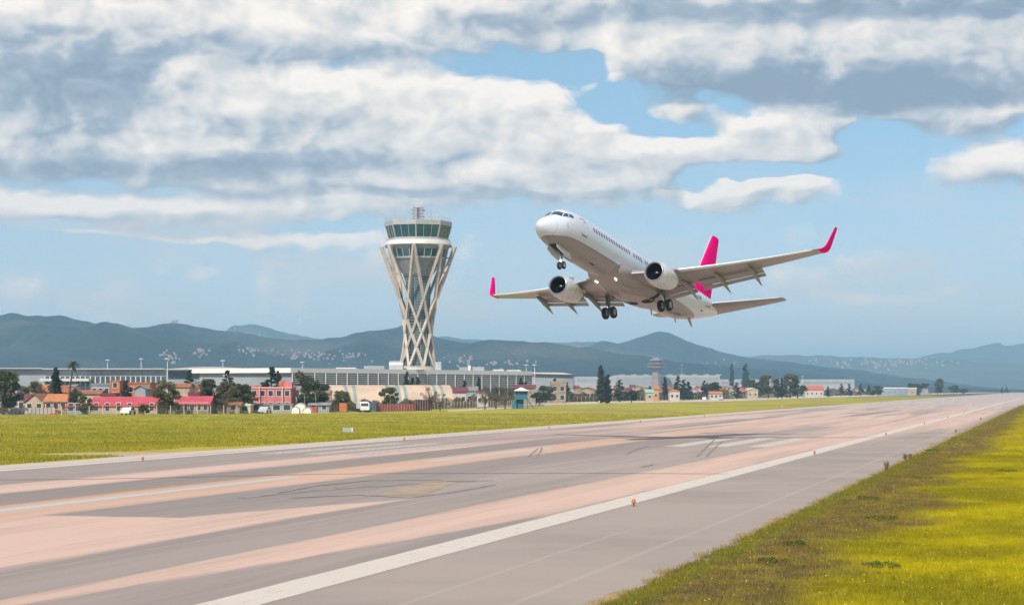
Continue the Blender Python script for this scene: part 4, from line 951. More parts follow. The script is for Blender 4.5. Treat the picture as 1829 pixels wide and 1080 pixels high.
def west_terminal():
    Y = 930.0
    T = thing('terminal', 'distant grey terminal hall carrying white letters on its long front', 'terminal')
    zz = lambda py: CAMH + (HOR - py) / F * Y
    x = lambda px: (px - CX) / F * Y
    MB().box(x(-40), x(296), Y, Y + 60, 0, zz(659.6)).build('hall', TG, T)
    MB().box(x(78), x(296), Y - 3, Y + 62, zz(659.6), zz(657.6)).build('roof_edge', TW3, T)
    MB().box(x(-40), x(78), Y - 3, Y + 62, zz(658.6), zz(656.8)).build('roof_edge', TW3, T)
    MB().box(x(80), x(296), Y - .4, Y, zz(689), zz(672)).build('glazing', TDK, T)
    for i in range(24):
        q = x(80 + 9 * i); MB().box(q, q + .5, Y - .9, Y - .45, 0, zz(672)).build('column', TW, T)
    MB().box(x(78), x(165), Y - 8, Y - 1, zz(680.5), zz(676)).build('canopy', TW, T)
    cu = bpy.data.curves.new('lettering', 'FONT'); cu.body = 'JOSEP TARRADELLAS BARCELONA - EL PRAT'; cu.size = 1.9; cu.extrude = .08
    cu.space_character = 1.12
    o = bpy.data.objects.new('lettering', cu); COL.objects.link(o); o.parent = T; o.rotation_euler = (math.pi / 2, 0, 0)
    cu.materials.append(WSTEEL)
    bpy.context.view_layer.update()
    me = bpy.data.meshes.new_from_object(o.evaluated_get(bpy.context.evaluated_depsgraph_get())); bpy.data.objects.remove(o)
    o = link('lettering', me, T); o.rotation_euler = (math.pi / 2, 0, 0)
    o['kind'] = 'stuff'
    wd = max(v.co.x for v in me.vertices); o.scale = ((x(277) - x(98)) / max(wd, .1), 1.0, 1.0); o.location = (x(98), Y - .25, zz(667.0))
    # shallow-arched pier to its right
    T2 = thing('terminal_pier', 'low pier under a shallow white arched roof right of the lettered hall', 'terminal')
    Y2 = 880.0; zz2 = lambda py: CAMH + (HOR - py) / F * Y2; x2 = lambda px: (px - CX) / F * Y2
    MB().box(x2(297), x2(452), Y2, Y2 + 40, 0, zz2(660.5)).build('hall', TG, T2)
    R = []
    for i in range(17):
        u = i / 16; px = 297 + 158 * u; h = zz2(659.8) + (zz2(655.0) - zz2(659.8)) * math.sin(math.pi * u) ** .8
        R.append([Vector((x2(px), Y2 - 4, zz2(660.4))), Vector((x2(px), Y2 - 4, h)), Vector((x2(px), Y2 + 44, h)), Vector((x2(px), Y2 + 44, zz2(660.4)))])
    MB().loft(R).build('arched_roof', TW3, T2)
    MB().box(x2(300), x2(450), Y2 - .3, Y2, zz2(676), zz2(664)).build('glazing', TDK, T2)
    T3 = thing('terminal_link', 'short white-topped link building between the arched pier and the louvred terminal', 'terminal')
    MB().box(x2(452), x2(530), Y2 + 10, Y2 + 40, 0, zz2(662.5)).build('hall', TG, T3)
    MB().box(x2(452), x2(530), Y2 + 7, Y2 + 42, zz2(662.6), zz2(660.2)).build('roof_edge', TW, T3)
west_terminal()
def east_blocks():
    # lower wing right of the main terminal
    Y = 1000.0; zz = lambda py: CAMH + (HOR - py) / F * Y; x = lambda px: (px - CX) / F * Y
    T = thing('hangar', 'grey hangar with sloping white roof edge right of the louvred terminal', 'hangar')
    mb = MB(); R = [[Vector((x(951), y, 0)), Vector((x(1024), y, 0)), Vector((x(1024), y, zz(668.5))), Vector((x(951), y, zz(667)))] for y in (Y, Y + 60)]
    mb.loft(R).build('hall', TG, T)
    MB().loft([[Vector((x(950), y, zz(667.2))), Vector((x(1025), y, zz(668.8))), Vector((x(1005), y, zz(665.2))), Vector((x(950), y, zz(664.6)))] for y in (Y - 2, Y + 62)]).build('roof', TW, T)
    Y = 2600.0; zz = lambda py: CAMH + (HOR - py) / F * Y; x = lambda px: (px - CX) / F * Y
    T = thing('terminal', 'faint white terminal in the haze behind the old mushroom-shaped tower', 'terminal')
    MB().box(x(1099), x(1290), Y + 30, Y + 100, 0, zz(669.5)).build('hall', TW2, T)
    for py in (673.5, 677.5, 681.5, 685):
        MB().box(x(1101), x(1288), Y + 29.5, Y + 30, zz(py + 1.4), zz(py)).build('window_band', TG, T)
    for px in range(1110, 1290, 22): MB().box(x(px), x(px + 9), Y + 45, Y + 60, zz(669.5), zz(667.6)).build('roof_plant', TG, T)
    T = thing('terminal', 'low pale building left of the hazy white terminal', 'terminal')
    MB().box(x(1026), x(1098), Y - 20, Y + 40, 0, zz(672.5)).build('hall', TW2, T)
    MB().box(x(1030), x(1094), Y - 20.5, Y - 20, zz(681), zz(676)).build('window_band', TG, T)
    T = thing('terminal', 'long low hazy shed right of the faint white terminal', 'terminal')
    MB().box(x(1295), x(1545), Y + 80, Y + 140, 0, zz(676.5)).build('hall', TW2, T)
    MB().box(x(1300), x(1540), Y + 79.4, Y + 80, zz(684), zz(680)).build('window_band', TG, T)
    # old tower
    T = thing('old_control_tower', 'hazy old control tower with wide stepped head on a thick shaft', 'control tower', (x(1172), Y, 0))
    k = Y / F; Z = lambda py: CAMH + (HOR - py) * k
    C2 = mat('old_tower_concrete', (.30, .245, .215), .8, var=.3, vscale=.1)
    R8 = lambda r, z_: [Vector((r * k * math.cos(math.pi / 4 * (i + .5)), r * k * math.sin(math.pi / 4 * (i + .5)), z_)) for i in range(8)]
    MB().loft([R8(8.5, 0), R8(7.5, Z(661))]).build('shaft', C2, T)
    MB().loft([R8(8, Z(661)), R8(13, Z(658)), R8(14, Z(656))]).build('flared_base', C2, T)
    MB().loft([R8(17.5, Z(656)), R8(17.5, Z(654))]).build('gallery', C2, T)
    MB().loft([R8(13, Z(654)), R8(13, Z(650))]).build('lower_window_band', TDK, T)
    MB().loft([R8(15.5, Z(650)), R8(15.5, Z(648.3))]).build('gallery', C2, T)
    MB().loft([R8(10.5, Z(648.3)), R8(11.5, Z(643.5))]).build('cab', TDK, T)
    MB().loft([R8(13, Z(643.5)), R8(12.5, Z(641.5))]).build('cab_roof', C2, T)
    MB().loft([R8(6, Z(641.5)), R8(5, Z(638.5))]).build('roof_house', C2, T)
    for dx in (-7, -2, 3, 8): MB().tube([(dx * k, 0, Z(641)), (dx * k, 0, Z(634.5))], .18, 5).build('antenna', STEEL, T)
east_blocks()

# ------------------------------------------------------------------ vegetation
LEAF_D = leaf_mat('leaf_dark', (.042, .060, .030), (.080, .098, .038), (.13, .13, .05))
LEAF_O = leaf_mat('leaf_olive', (.075, .085, .030), (.130, .122, .045), (.17, .145, .055))
LEAF_C = leaf_mat('leaf_cypress', (.032, .050, .036), (.058, .078, .046))
LEAF_B = leaf_mat('twig_brown', (.115, .085, .055), (.175, .125, .075), (.09, .085, .04))
LEAF_G = leaf_mat('leaf_green', (.060, .095, .020), (.115, .135, .030))
BARK = mat('bark', (.10, .075, .055), .9, var=.4, vscale=3, bump=.5, bscale=8)
def leaf_cloud(centres, radii, n_per, size, flat=.0, seed=0, droop=0.0):
    """leaf quads scattered through clumps -> vertices, faces"""
    r = np.random.default_rng(seed); C = np.repeat(np.array(centres), n_per, 0); Rr = np.repeat(np.array(radii), n_per, 0); N = len(C)
    d = r.normal(size=(N, 3)); d /= np.linalg.norm(d, axis=1)[:, None]
    P = C + d * Rr * (r.uniform(0, 1, N) ** .45)[:, None]
    u = r.normal(size=(N, 3)); u /= np.linalg.norm(u, axis=1)[:, None]; u[:, 2] *= (1 - flat); u /= np.linalg.norm(u, axis=1)[:, None]
    w = np.cross(u, d + r.normal(size=(N, 3)) * .6); w /= (np.linalg.norm(w, axis=1)[:, None] + 1e-6)
    s = (size * r.uniform(.55, 1.35, N))[:, None]; u = u * s; w = w * s * .6
    V = np.stack([P - u * .9, P - w, P + u, P + w], 1).reshape(-1, 3)
    return V, np.arange(4 * N, dtype=np.int32).reshape(-1, 4)
def trunk_mb(h, r0, limbs, seed, lean=0.0):
    rd = random.Random(seed); mb = MB(); p = [(0, 0, -.15)]
    for i in range(1, 5): p.append((lean * h * i / 4 + rd.uniform(-.04, .04) * h * .3, rd.uniform(-.03, .03) * h * .3, h * i / 4))
    mb.tube(p, [r0, r0 * .8, r0 * .62, r0 * .45, r0 * .2], 7)
    for (z, dx, dy, dz, r) in limbs:
        b = Vector((lean * z, 0, z)); e = b + Vector((dx, dy, dz)); m_ = (b + e) / 2 + Vector((0, 0, -.08 * dz))
        mb.tube([b, m_, e], [r, r * .7, r * .3], 5)
    return mb
TREE = {}
def tree_kind(kind, v):
    """unit trees about 1 high (scaled when placed): trunk mesh and crown mesh, shared between copies"""
    if (kind, v) in TREE: return TREE[kind, v]
    seed = (sum(map(ord, kind)) * 31 + v * 7) % 100000; rd = random.Random(seed)
    if kind in ('round', 'olive', 'green'):
        cs, rs = [], []
        for i in range(28):
            a = rd.uniform(0, 6.28); z = rd.uniform(.22, .92); m = .40 * math.sqrt(max(.05, 1 - ((z - .55) / .46) ** 2)) * rd.uniform(.35, 1.0)
            cs.append((m * math.cos(a), m * math.sin(a), z)); q = rd.uniform(.08, .17); rs.append((q, q, q * .8))
        V, Q = leaf_cloud(cs, rs, 130, .036, .2, seed)
        limbs = [(.22 + .05 * i, .26 * math.cos(i * 1.9), .26 * math.sin(i * 1.9), .26 + .05 * i, .018) for i in range(5)]
        t = trunk_mb(.62, .032, limbs, seed); m = {'round': LEAF_D, 'olive': LEAF_O, 'green': LEAF_G}[kind]
    elif kind == 'cypress':
        cs, rs = [], []
        for i in range(16):
            z = .07 + .90 * i / 15; w = .085 * (math.sin(math.pi * min(1, (z + .12) / 1.12) ** .8) ** .7 + .05) * rd.uniform(.8, 1.1)
            cs.append((rd.uniform(-.02, .02), rd.uniform(-.02, .02), z)); rs.append((w, w, .07))
        V, Q = leaf_cloud(cs, rs, 120, .024, 0, seed); t = trunk_mb(.85, .018, [], seed); m = LEAF_C
    elif kind == 'conifer':
        cs, rs = [], []
        for i in range(30):
            z = .12 + .84 * i / 29; w = (1 - z) * .30 + .02; n = 3
            a = rd.uniform(0, 6.28); k = w * rd.uniform(.35, .85); cs.append((k * math.cos(a), k * math.sin(a), z - .02)); q = max(.03, w * .42); rs.append((q, q, q * .45))
        V, Q = leaf_cloud(cs, rs, 85, .028, .5, seed)
        t = trunk_mb(.95, .022, [(.2 + .06 * i, .16 * math.cos(i * 2.2) * (1 - .06 * i), .16 * math.sin(i * 2.2) * (1 - .06 * i), .02, .008) for i in range(10)], seed); m = LEAF_C
    elif kind == 'bare':
        cs, rs, limbs = [], [], []
        for i in range(16):
            a = rd.uniform(0, 6.28); z = rd.uniform(.32, .92); k = rd.uniform(.08, .36) * (1.15 - abs(z - .6)); e = (k * math.cos(a), k * math.sin(a), z)
            limbs.append((.18 + .25 * rd.random(), e[0], e[1], e[2] - .3, .012)); cs.append(e); q = rd.uniform(.07, .13); rs.append((q, q, q))
        V, Q = leaf_cloud(cs, rs, 80, .034, -.3, seed); P = V.reshape(-1, 4, 3); c = P.mean(1, keepdims=True)
        ax = P[:, 2:3] - P[:, 0:1]; sd = P[:, 3:4] - P[:, 1:2]; P = np.concatenate([c - ax * .6, c - sd * .10, c + ax * .6, c + sd * .10], 1); V = P.reshape(-1, 3)
        t = trunk_mb(.75, .026, limbs, seed); m = LEAF_B
    elif kind == 'bush':
        cs = [(rd.uniform(-.42, .42), rd.uniform(-.3, .3), rd.uniform(.2, .62)) for _ in range(12)]; rs = [(q, q, q * .9) for q in [rd.uniform(.16, .28) for _ in cs]]
        V, Q = leaf_cloud(cs, rs, 70, .06, 0, seed); t = trunk_mb(.4, .03, [(.1, .2, .1, .3, .015), (.1, -.2, .05, .3, .015)], seed); m = LEAF_O if v % 2 else LEAF_D
    V[:, 2] = np.maximum(V[:, 2], .01)
    TREE[kind, v] = (t.mesh('trunk', BARK, True), fast_mesh('crown', V, Q, m)); return TREE[kind, v]
def tree(kind, v, px, py_top, Y, label, group=None, wide=1.0, name=None, cat='tree', base=0.0, lean=0.0):
    h = (HOR - py_top) / F * Y + CAMH - base; x = (px - CX) / F * Y
    tk, cr = tree_kind(kind, v)
    nm = name or {'cypress': 'cypress_tree', 'conifer': 'conifer_tree', 'bare': 'bare_tree', 'bush': 'bush'}.get(kind, 'broadleaf_tree')
    T = thing(nm, label, cat, (x, Y, base), random.uniform(0, 6.28), group, (h * wide, h * wide, h))
    if lean: T.rotation_euler = (0, lean, 0)
    link('trunk', tk, T); link('crown', cr, T)
    return T
def palm(px, py_top, py_crown, Y, label):
    x = (px - CX) / F * Y; zc = CAMH + (HOR - py_crown) / F * Y
    T = thing('palm_tree', label, 'palm tree', (x - 1.1, Y, 0))
    pts = [(0, 0, -.1), (.25, 0, zc * .3), (.62, 0, zc * .65), (1.1, 0, zc)]
    MB().tube(pts, [.26, .20, .17, .17], 8).build('trunk', BARK, T, True)
    FR = leaf_mat('palm_frond', (.050, .062, .040), (.085, .085, .05)); rd = random.Random(3)
    for i in range(30):
        a = i * 2.4; el = rd.uniform(-.95, 1.25); L = rd.uniform(1.3, 1.9); mb = MB(); P = []
        for j in range(7):
            u = j / 6; e = el - u * u * 1.1; P.append(Vector((1.1, 0, zc)) + Vector((math.cos(a) * math.cos(el) * L * u, math.sin(a) * math.cos(el) * L * u, math.sin(el) * L * u - .55 * L * u * u)))
        s = Vector((-math.sin(a), math.cos(a), 0)); V = []
        for j, p in enumerate(P): w = .17 * math.sin(math.pi * (.1 + .85 * j / 6)); V += [p - s * w + Vector((0, 0, -w * .5)), p, p + s * w + Vector((0, 0, -w * .5))]
        mb.add(V, [(3 * j + q, 3 * j + q + 1, 3 * j + 4 + q, 3 * j + 3 + q) for j in range(6) for q in (0, 1)])
        mb.build('frond', FR, T, fix=False)
palm(131, 636, 650, 392, 'tall thin palm rising above the houses at the far left')
for a in (
 ('round', 0, 6, 664, 385, 'tall dark tree cut by the left edge of the picture', 1.0), ('cypress', 0, 100, 658, 430, 'dark pointed cypress left of the tall palm', 1.9), ('olive', 0, 60, 678, 440, 'brownish olive tree left of the cypress beside the palm', 1.0),
 ('bare', 0, 78, 684, 420, 'bare brown tree under the cypress near the palm', 1.1), ('green', 0, 153, 706, 386, 'round bright green tree at the left end of the red-roofed hall', 1.2), ('olive', 1, 137, 698, 400, 'olive-green tree right behind the palm trunk', 1.0),
 ('conifer', 0, 226, 677, 440, 'dark spruce in front of the orange brick building', 1.5), ('olive', 2, 298, 680, 388, 'big olive-green tree splitting the red roofs', 1.05), ('green', 1, 257, 722, 382, 'low green shrub tree before the wall of the red-roofed hall', 1.5),
 ('conifer', 1, 339, 657, 520, 'slim dark conifer behind the gap between the red roofs', 1.1), ('bare', 1, 358, 676, 480, 'bare brown tree right of the slim conifer', 1.0), ('round', 1, 386, 676, 405, 'broad dark green tree, left one of the large clump', 1.25),
 ('conifer', 2, 408, 658, 430, 'tall conifer rising from the middle of the large tree clump', 1.3), ('olive', 3, 411, 680, 402, 'yellowish tree in the middle of the large clump', .9), ('bare', 2, 402, 700, 396, 'bare reddish tree in front of the large clump', 1.1),
 ('round', 2, 431, 683, 404, 'dark tree at the right end of the large clump by the pink building', 1.1), ('conifer', 3, 484, 652, 470, 'dark conifer behind the pink building', 1.5), ('cypress', 1, 498, 664, 480, 'thin cypress right of the dark conifer behind the pink building', 1.4),
 ('olive', 4, 548, 664, 480, 'olive tree between the pink building and the louvred terminal', 1.0), ('round', 3, 560, 681, 425, 'wide dark tree right of the pink building', 1.5), ('bare', 3, 592, 694, 440, 'bare tree at the left end of the striped hangar', 1.3),
 ('green', 2, 611, 697, 440, 'small green tree before the left part of the striped hangar', 1.1), ('green', 3, 694, 690, 450, 'small green tree before the middle of the striped hangar', .9), ('bush', 1, 727, 712, 446, 'rounded green bush before the middle of the striped hangar', 1.3),
 ('bare', 4, 770, 688, 450, 'bare tree before the right end of the striped hangar', 1.0), ('bare', 5, 786, 702, 446, 'low bare tree at the right end of the striped hangar', 1.4), ('cypress', 2, 726, 665, 600, 'slim cypress behind the ridge of the striped hangar', 1.4),
 ('conifer', 4, 737, 672, 590, 'small conifer just right of the slim cypress above the hangar', 1.2), ('conifer', 5, 746, 671, 600, 'taller small conifer in the pair above the hangar', 1.2), ('bush', 0, 755, 678, 590, 'low dark bush right of the conifers above the hangar', 1.6),
 ('bush', 2, 708, 679, 590, 'low bush left of the slim cypress above the hangar', 1.6), ('cypress', 3, 855, 674, 640, 'lone cypress before the louvred terminal', 1.3), ('cypress', 4, 830, 680, 620, 'short cypress left of the lone one before the terminal', 1.5),
 ('bare', 6, 866, 690, 480, 'first bare brown tree right of the striped hangar', 1.4), ('bare', 7, 886, 683, 500, 'largest bare brown tree, left of the blue guard cabin', 1.4), ('bare', 8, 902, 688, 490, 'bare tree beside the blue guard cabin', 1.2),
 ('cypress', 5, 931, 675, 700, 'cypress above the maroon house', 1.5), ('conifer', 6, 938, 680, 690, 'short conifer right of the cypress above the maroon house', 1.6), ('round', 4, 963, 700, 620, 'dark bushy tree right of the blue guard cabin', 1.5),
 ('olive', 5, 974, 688, 690, 'olive tree left of the tan stone house', 1.3), ('conifer', 0, 990, 674, 760, 'bent dark pine over the tan stone house', 1.3), ('conifer', 1, 1011, 680, 760, 'small pine right of the tan stone house', 1.6),
 ('cypress', 0, 1073, 654, 700, 'tallest cypress of the twin pair in the middle of the row', 1.6), ('cypress', 1, 1084, 670, 690, 'shorter cypress of the twin pair in the middle of the row', 2.0), ('conifer', 2, 1107, 676, 760, 'small spruce right of the twin cypresses', 1.5),
 ('round', 5, 1128, 695, 720, 'round dark bush tree between the spruce and the old tower', 1.4), ('conifer', 3, 1160, 688, 860, 'dark conifer left of the old tower shaft', 1.5), ('cypress', 2, 1188, 674, 900, 'thin cypress just right of the old tower shaft', 1.6),
 ('conifer', 4, 1211, 669, 900, 'tallest conifer of the dark group right of the old tower', 1.3), ('conifer', 5, 1221, 676, 890, 'second conifer of the dark group right of the old tower', 1.5), ('conifer', 6, 1230, 680, 900, 'right conifer of the dark group right of the old tower', 1.6),
 ('conifer', 0, 1257, 678, 960, 'lone spruce between the conifer group and the hazy poplars', 1.3), ('round', 0, 1271, 683, 1000, 'small round tree right of the lone spruce', 1.4), ('cypress', 3, 1307, 651, 1800, 'left of the two hazy poplars beyond the houses', 1.1), ('cypress', 4, 1331, 651, 1800, 'right of the two hazy poplars beyond the houses', 1.6),
 ('conifer', 1, 1316, 682, 1000, 'dark conifer under the hazy poplars', 1.6), ('round', 1, 1347, 677, 1040, 'left dark tree of the dense clump near the middle right', 1.3), ('olive', 0, 1372, 668, 1060, 'tall olive tree in the dense clump near the middle right', 1.1), ('conifer', 2, 1389, 675, 1050, 'first spruce right of the tall olive tree', 1.3),
 ('conifer', 3, 1397, 673, 1060, 'second spruce right of the tall olive tree', 1.3), ('olive', 1, 1411, 667, 1100, 'high rounded tree ending the dense clump', 1.1), ('round', 2, 1425, 686, 1100, 'low tree left of the red house', 1.5), ('conifer', 4, 1479, 689, 1250, 'dark conifer right of the red house', 1.7),
 ('conifer', 5, 1503, 684, 1400, 'spruce above the small roofs right of the red house', 1.5), ('conifer', 6, 1517, 684, 1400, 'second spruce above the small roofs', 1.5), ('conifer', 0, 1537, 684, 1450, 'third spruce, nearest the low warehouse', 1.5), ('conifer', 1, 1552, 686, 1450, 'small spruce left of the low warehouse', 1.6),
 ('round', 3, 1568, 689, 1450, 'round tree touching the low warehouse', 1.6), ('round', 4, 1630, 684, 1700, 'left flat-topped tree right of the low warehouse', 1.7), ('round', 5, 1645, 683, 1750, 'right flat-topped tree right of the low warehouse', 1.6), ('olive', 2, 1674, 675, 1700, 'tall leaning tree right of the warehouse', .75),
 ('round', 0, 1703, 688, 2000, 'dark rounded tree near the far end of the runway', 1.5), ('round', 1, 1722, 693, 2100, 'low dark tree next to the last one by the far fence', 2.4), ('conifer', 2, 1790, 690, 2600, 'tiny spruce at the far end of the row', 1.7), ('conifer', 3, 1798, 689, 2600, 'second tiny spruce at the far end of the row', 1.7)):
    kind, v, px, py, Y, lab, wide = a
    tree(kind, v, px, py, Y, lab, wide=wide, lean=.22 if 'leaning' in lab else 0)

# scrub that fills the gaps between houses and along the fence: nobody could count it
def scrub(name, n, px0, px1, hfun, m, seed, label, dy=(4, 60), size=.5):
    r = np.random.default_rng(seed); px = r.uniform(px0, px1, n)
    fy = F * CAMH / (np.interp(px, [0, 500, 720, 860, 985, 1120, 1300, 1450, 1600, 1720, 1829], [741, 737, 733.5, 727.5, 718.5, 715.7, 712.2, 707.2, 703.6, 700.9, 699.2]) - HOR)
    cl = .5 + .5 * np.sin(px * .21 + seed) * np.sin(px * .043 + 2 * seed)
    k = np.minimum(fy / 400, 2.2); Y = fy + r.uniform(dy[0], dy[1], n) * fy / 400; h = hfun(px) * k * (.35 + .65 * cl)
    P = np.stack([(px - CX) / F * Y, Y, h * r.uniform(0, 1, n) ** 1.1], 1); s = (size * k * r.uniform(.5, 1.3, n))[:, None]
    u = r.normal(size=(n, 3)); u /= np.linalg.norm(u, axis=1)[:, None]; w = np.cross(u, r.normal(size=(n, 3))); w /= np.linalg.norm(w, axis=1)[:, None]
    V = np.stack([P - u * s, P - w * s * .5, P + u * s, P + w * s * .5], 1).reshape(-1, 3); V[:, 2] = np.maximum(V[:, 2], .01)
    tag(link(name, fast_mesh(name, V, np.arange(4 * n, dtype=np.int32).reshape(-1, 4), m)), label, kind='stuff')
scrub('brown_undergrowth', 60000, 560, 1829, lambda p: np.where(p < 960, 2.6, 2.3), LEAF_B, 3, 'brown scrub between the houses and the fence', (5, 70), .26)
scrub('green_undergrowth', 34000, 0, 1829, lambda p: np.where(p < 560, 1.8, 1.7), LEAF_O, 8, 'low olive scrub among the gardens', (8, 90), .24)
scrub('dark_hedgerow', 22000, 960, 1829, lambda p: 1.5 + 0 * p, LEAF_D, 14, 'dark hedge growth behind the far fence', (4, 40), .24)

scrub('thicket', 30000, 960, 1580, lambda p: 2.9 + 0 * p, LEAF_B, 23, 'brown thicket rising behind the small houses on the right', (110, 260), .30)
scrub('green_thicket', 22000, 960, 1829, lambda p: 2.7 + 0 * p, LEAF_O, 31, 'olive thicket behind the small houses on the right', (90, 280), .30)

# dry weeds on the edge of the near verge
def weed(px, py, h, label):
    p = gnd(px, py); T = thing('dry_weed', label, 'weed', p); rd = random.Random(px); mb = MB()
    for i in range(46):
        a = rd.uniform(0, 6.28); r = rd.uniform(.1, .42) * h; z = rd.uniform(.5, 1.05) * h
        mb.tube([(0.05 * math.cos(a), .05 * math.sin(a), 0), (r * .5 * math.cos(a), r * .5 * math.sin(a), z * .6), (r * math.cos(a + .2), r * math.sin(a + .2), z)], [.008, .006, .012], 4, cap=False)
    mb.build('stalks', mat('dry_stalk', (.17, .105, .085), .9), T)
weed(1583, 840, .55, 'tall reddish dry weed, nearest one on the pavement edge'); weed(1617, 822, .5, 'reddish dry weed, second one on the pavement edge'); weed(1626, 820, .4, 'low dry weed just right of the second tall one')
weed(1707, 772, .35, 'dry weed farther along the pavement edge, before the last one'); weed(1752, 750, .35, 'last dry weed up the pavement edge')
GT = leaf_mat('weed_leaf', (.085, .12, .018), (.14, .16, .02))
def clump(px, py, w, label):
    p = gnd(px, py); rd = np.random.default_rng(px); cs = [(rd.uniform(-w, w), rd.uniform(-w, w) * 1.6, .05) for _ in range(9)]
    V, Q = leaf_cloud(cs, [(.28 * w + .08, .28 * w + .08, .09)] * 9, 110, .035, .2, px); V[:, 2] = np.maximum(V[:, 2], .005)
    T = thing('weed_clump', label, 'weed', p); link('leaves', fast_mesh('leaves', V, Q, GT), T)
for px, py, w, lab in ((1665, 805, .5, 'green weed clump level with the second dry weed'), (1660, 812, .3, 'small weed patch under the farther green clump'), (1796, 842, .6, 'wide green weed clump near the right edge of the picture'), (1645, 855, .4, 'green weed clump below the nearest dry weed'),
                       (1550, 891, .35, 'small green weed patch between dry weed and pavement'), (1580, 928, .5, 'long green weed patch halfway down the verge'), (1415, 973, .32, 'green weed tuft at the lower left of the verge'), (1384, 1005, .3, 'lowest weed tuft beside the pavement'), (1572, 1012, .35, 'grey-green tuft low in the verge')):
    clump(px, py, w, lab)

# ------------------------------------------------------------------ town
W_BEIGE = mat('wall_beige', (.44, .36, .26), .9, var=.3, vscale=.5); W_OCHRE = mat('wall_ochre', (.50, .27, .13), .9, var=.3, vscale=.5)
W_PINK = mat('wall_pink', (.52, .16, .17), .85, var=.22, vscale=.5); W_WHITE = mat('wall_white', (.48, .44, .40), .85, var=.2, vscale=.5)
W_GREY = mat('wall_grey', (.34, .34, .35), .85, var=.25, vscale=.5); W_BRICK = mat('wall_orange_brick', (.50, .155, .065), .9, var=.3, vscale=.8)
W_STONE = mat('wall_stone', (.33, .265, .19), .95, var=.4, vscale=.7); W_BLUE = mat('wall_blue_grey', (.25, .30, .36), .8, var=.2, vscale=.5)
R_RED = mat('roof_magenta_red', (.47, .070, .095), .75, var=.22, vscale=.5); R_TERRA = mat('roof_terracotta', (.36, .135, .075), .9, var=.4, vscale=.8)
R_MAROON = mat('roof_maroon', (.17, .045, .06), .8, var=.3, vscale=.6); R_GREY = mat('roof_grey', (.24, .235, .23), .85, var=.3, vscale=.5); R_WHITE = mat('roof_white', (.66, .65, .63), .6)
R_TEAL = mat('roof_teal', (.22, .46, .42), .7); R_ORANGE = mat('roof_orange', (.52, .20, .08), .9, var=.3, vscale=.7)
PANE = mat('house_pane', (.035, .045, .055), .15, spec=.6); FRAME = mat('window_frame', (.60, .58, .55), .6); DOORM = mat('door_brown', (.16, .075, .045), .7)
def house(name, label, px0, px1, py_eave, py_ridge, Y, wall, roof, kind='gable', floors=1, wins=3, depth=8.0, win_w=.9, win_h=1.1, door=None, cat='house', group=None, chimney=False, z0=0.0):
    x = lambda p: (p - CX) / F * Y; z = lambda p: CAMH + (HOR - p) / F * Y
    cx = (x(px0) + x(px1)) / 2; w = x(px1) - x(px0); ze, zr = max(1.6, z(py_eave)), max(1.9, z(py_ridge)); h = w / 2
    T = thing(name, label, cat, (cx, Y, z0), 0, group)
    MB().box(-h, h, 0, depth, -.1, ze).build('wall', wall, T)
    o = .35
    if kind == 'gable':
        R = [[Vector((s * (h + o), -o, ze - .02)), Vector((s * (h + o), depth / 2, zr)), Vector((s * (h + o), depth + o, ze - .02)), Vector((s * (h + o), depth + o, ze - .2)), Vector((s * (h + o), depth / 2, zr - .2)), Vector((s * (h + o), -o, ze - .2))] for s in (-1, 1)]
        MB().loft(R, cap=True).build('roof', roof, T)
        MB().loft([[Vector((s * h * .98, 0.02, ze - .1)), Vector((s * h * .98, depth / 2, zr - .22)), Vector((s * h * .98, depth - .02, ze - .1))] for s in (-1, 1)]).build('gable_wall', wall, T)
    elif kind == 'hip':
        k = min(h * .75, depth / 2)
        V = [(-h - o, -o, ze), (h + o, -o, ze), (h + o, depth + o, ze), (-h - o, depth + o, ze), (-h + k, depth / 2, zr), (h - k, depth / 2, zr)]
        MB().add(V, [(0, 1, 5, 4), (1, 2, 5), (2, 3, 4, 5), (3, 0, 4), (3, 2, 1, 0)]).build('roof', roof, T)
    elif kind == 'end':   # gable end faces the runway
        R = [[Vector((-h - o, y, ze - .02)), Vector((0, y, zr)), Vector((h + o, y, ze - .02)), Vector((h + o, y, ze - .2)), Vector((0, y, zr - .2)), Vector((-h - o, y, ze - .2))] for y in (-o, depth + o)]
        MB().loft(R).build('roof', roof, T)
        MB().loft([[Vector((-h * .98, y, ze - .1)), Vector((0, y, zr - .22)), Vector((h * .98, y, ze - .1))] for y in (0.02, depth - .02)]).build('gable_wall', wall, T)
    else:
        MB().box(-h - .15, h + .15, -.15, depth + .15, ze, max(zr, ze + .25)).build('roof', roof, T)
    fh = ze / floors
    for f in range(floors):
        for i in range(wins):
            wx = -h + w * (i + .5) / wins; zb = f * fh + fh * .38
            if door is not None and f == 0 and i == door: continue
            g = MB().box(wx - win_w / 2 - .1, wx + win_w / 2 + .1, -.06, -.003, zb - .1, zb + win_h + .1).build('window', FRAME, T)
            MB().box(wx - win_w / 2, wx + win_w / 2, -.075, -.062, zb, zb + win_h).build('pane', PANE, g)
    if door is not None:
        wx = -h + w * (door + .5) / wins; MB().box(wx - .5, wx + .5, -.07, -.003, 0.02, 2.05).build('door', DOORM, T)
    if chimney: MB().box(h * .4, h * .4 + .5, depth * .4, depth * .4 + .5, ze, zr + .7).build('chimney', wall, T)
    return T
house('red_roofed_hall', 'long beige hall under a magenta-red pitched roof at the left', 162, 281, 723.5, 708, 392, W_BEIGE, R_RED, 'gable', wins=6, depth=9, door=4, win_w=.75, win_h=1.5, cat='hall')
house('roof_lantern_block', 'small red block standing up behind the red roof of the beige hall', 184, 206, 707, 701.5, 401.6, R_RED, R_MAROON, 'flat', wins=0, depth=4, cat='building')
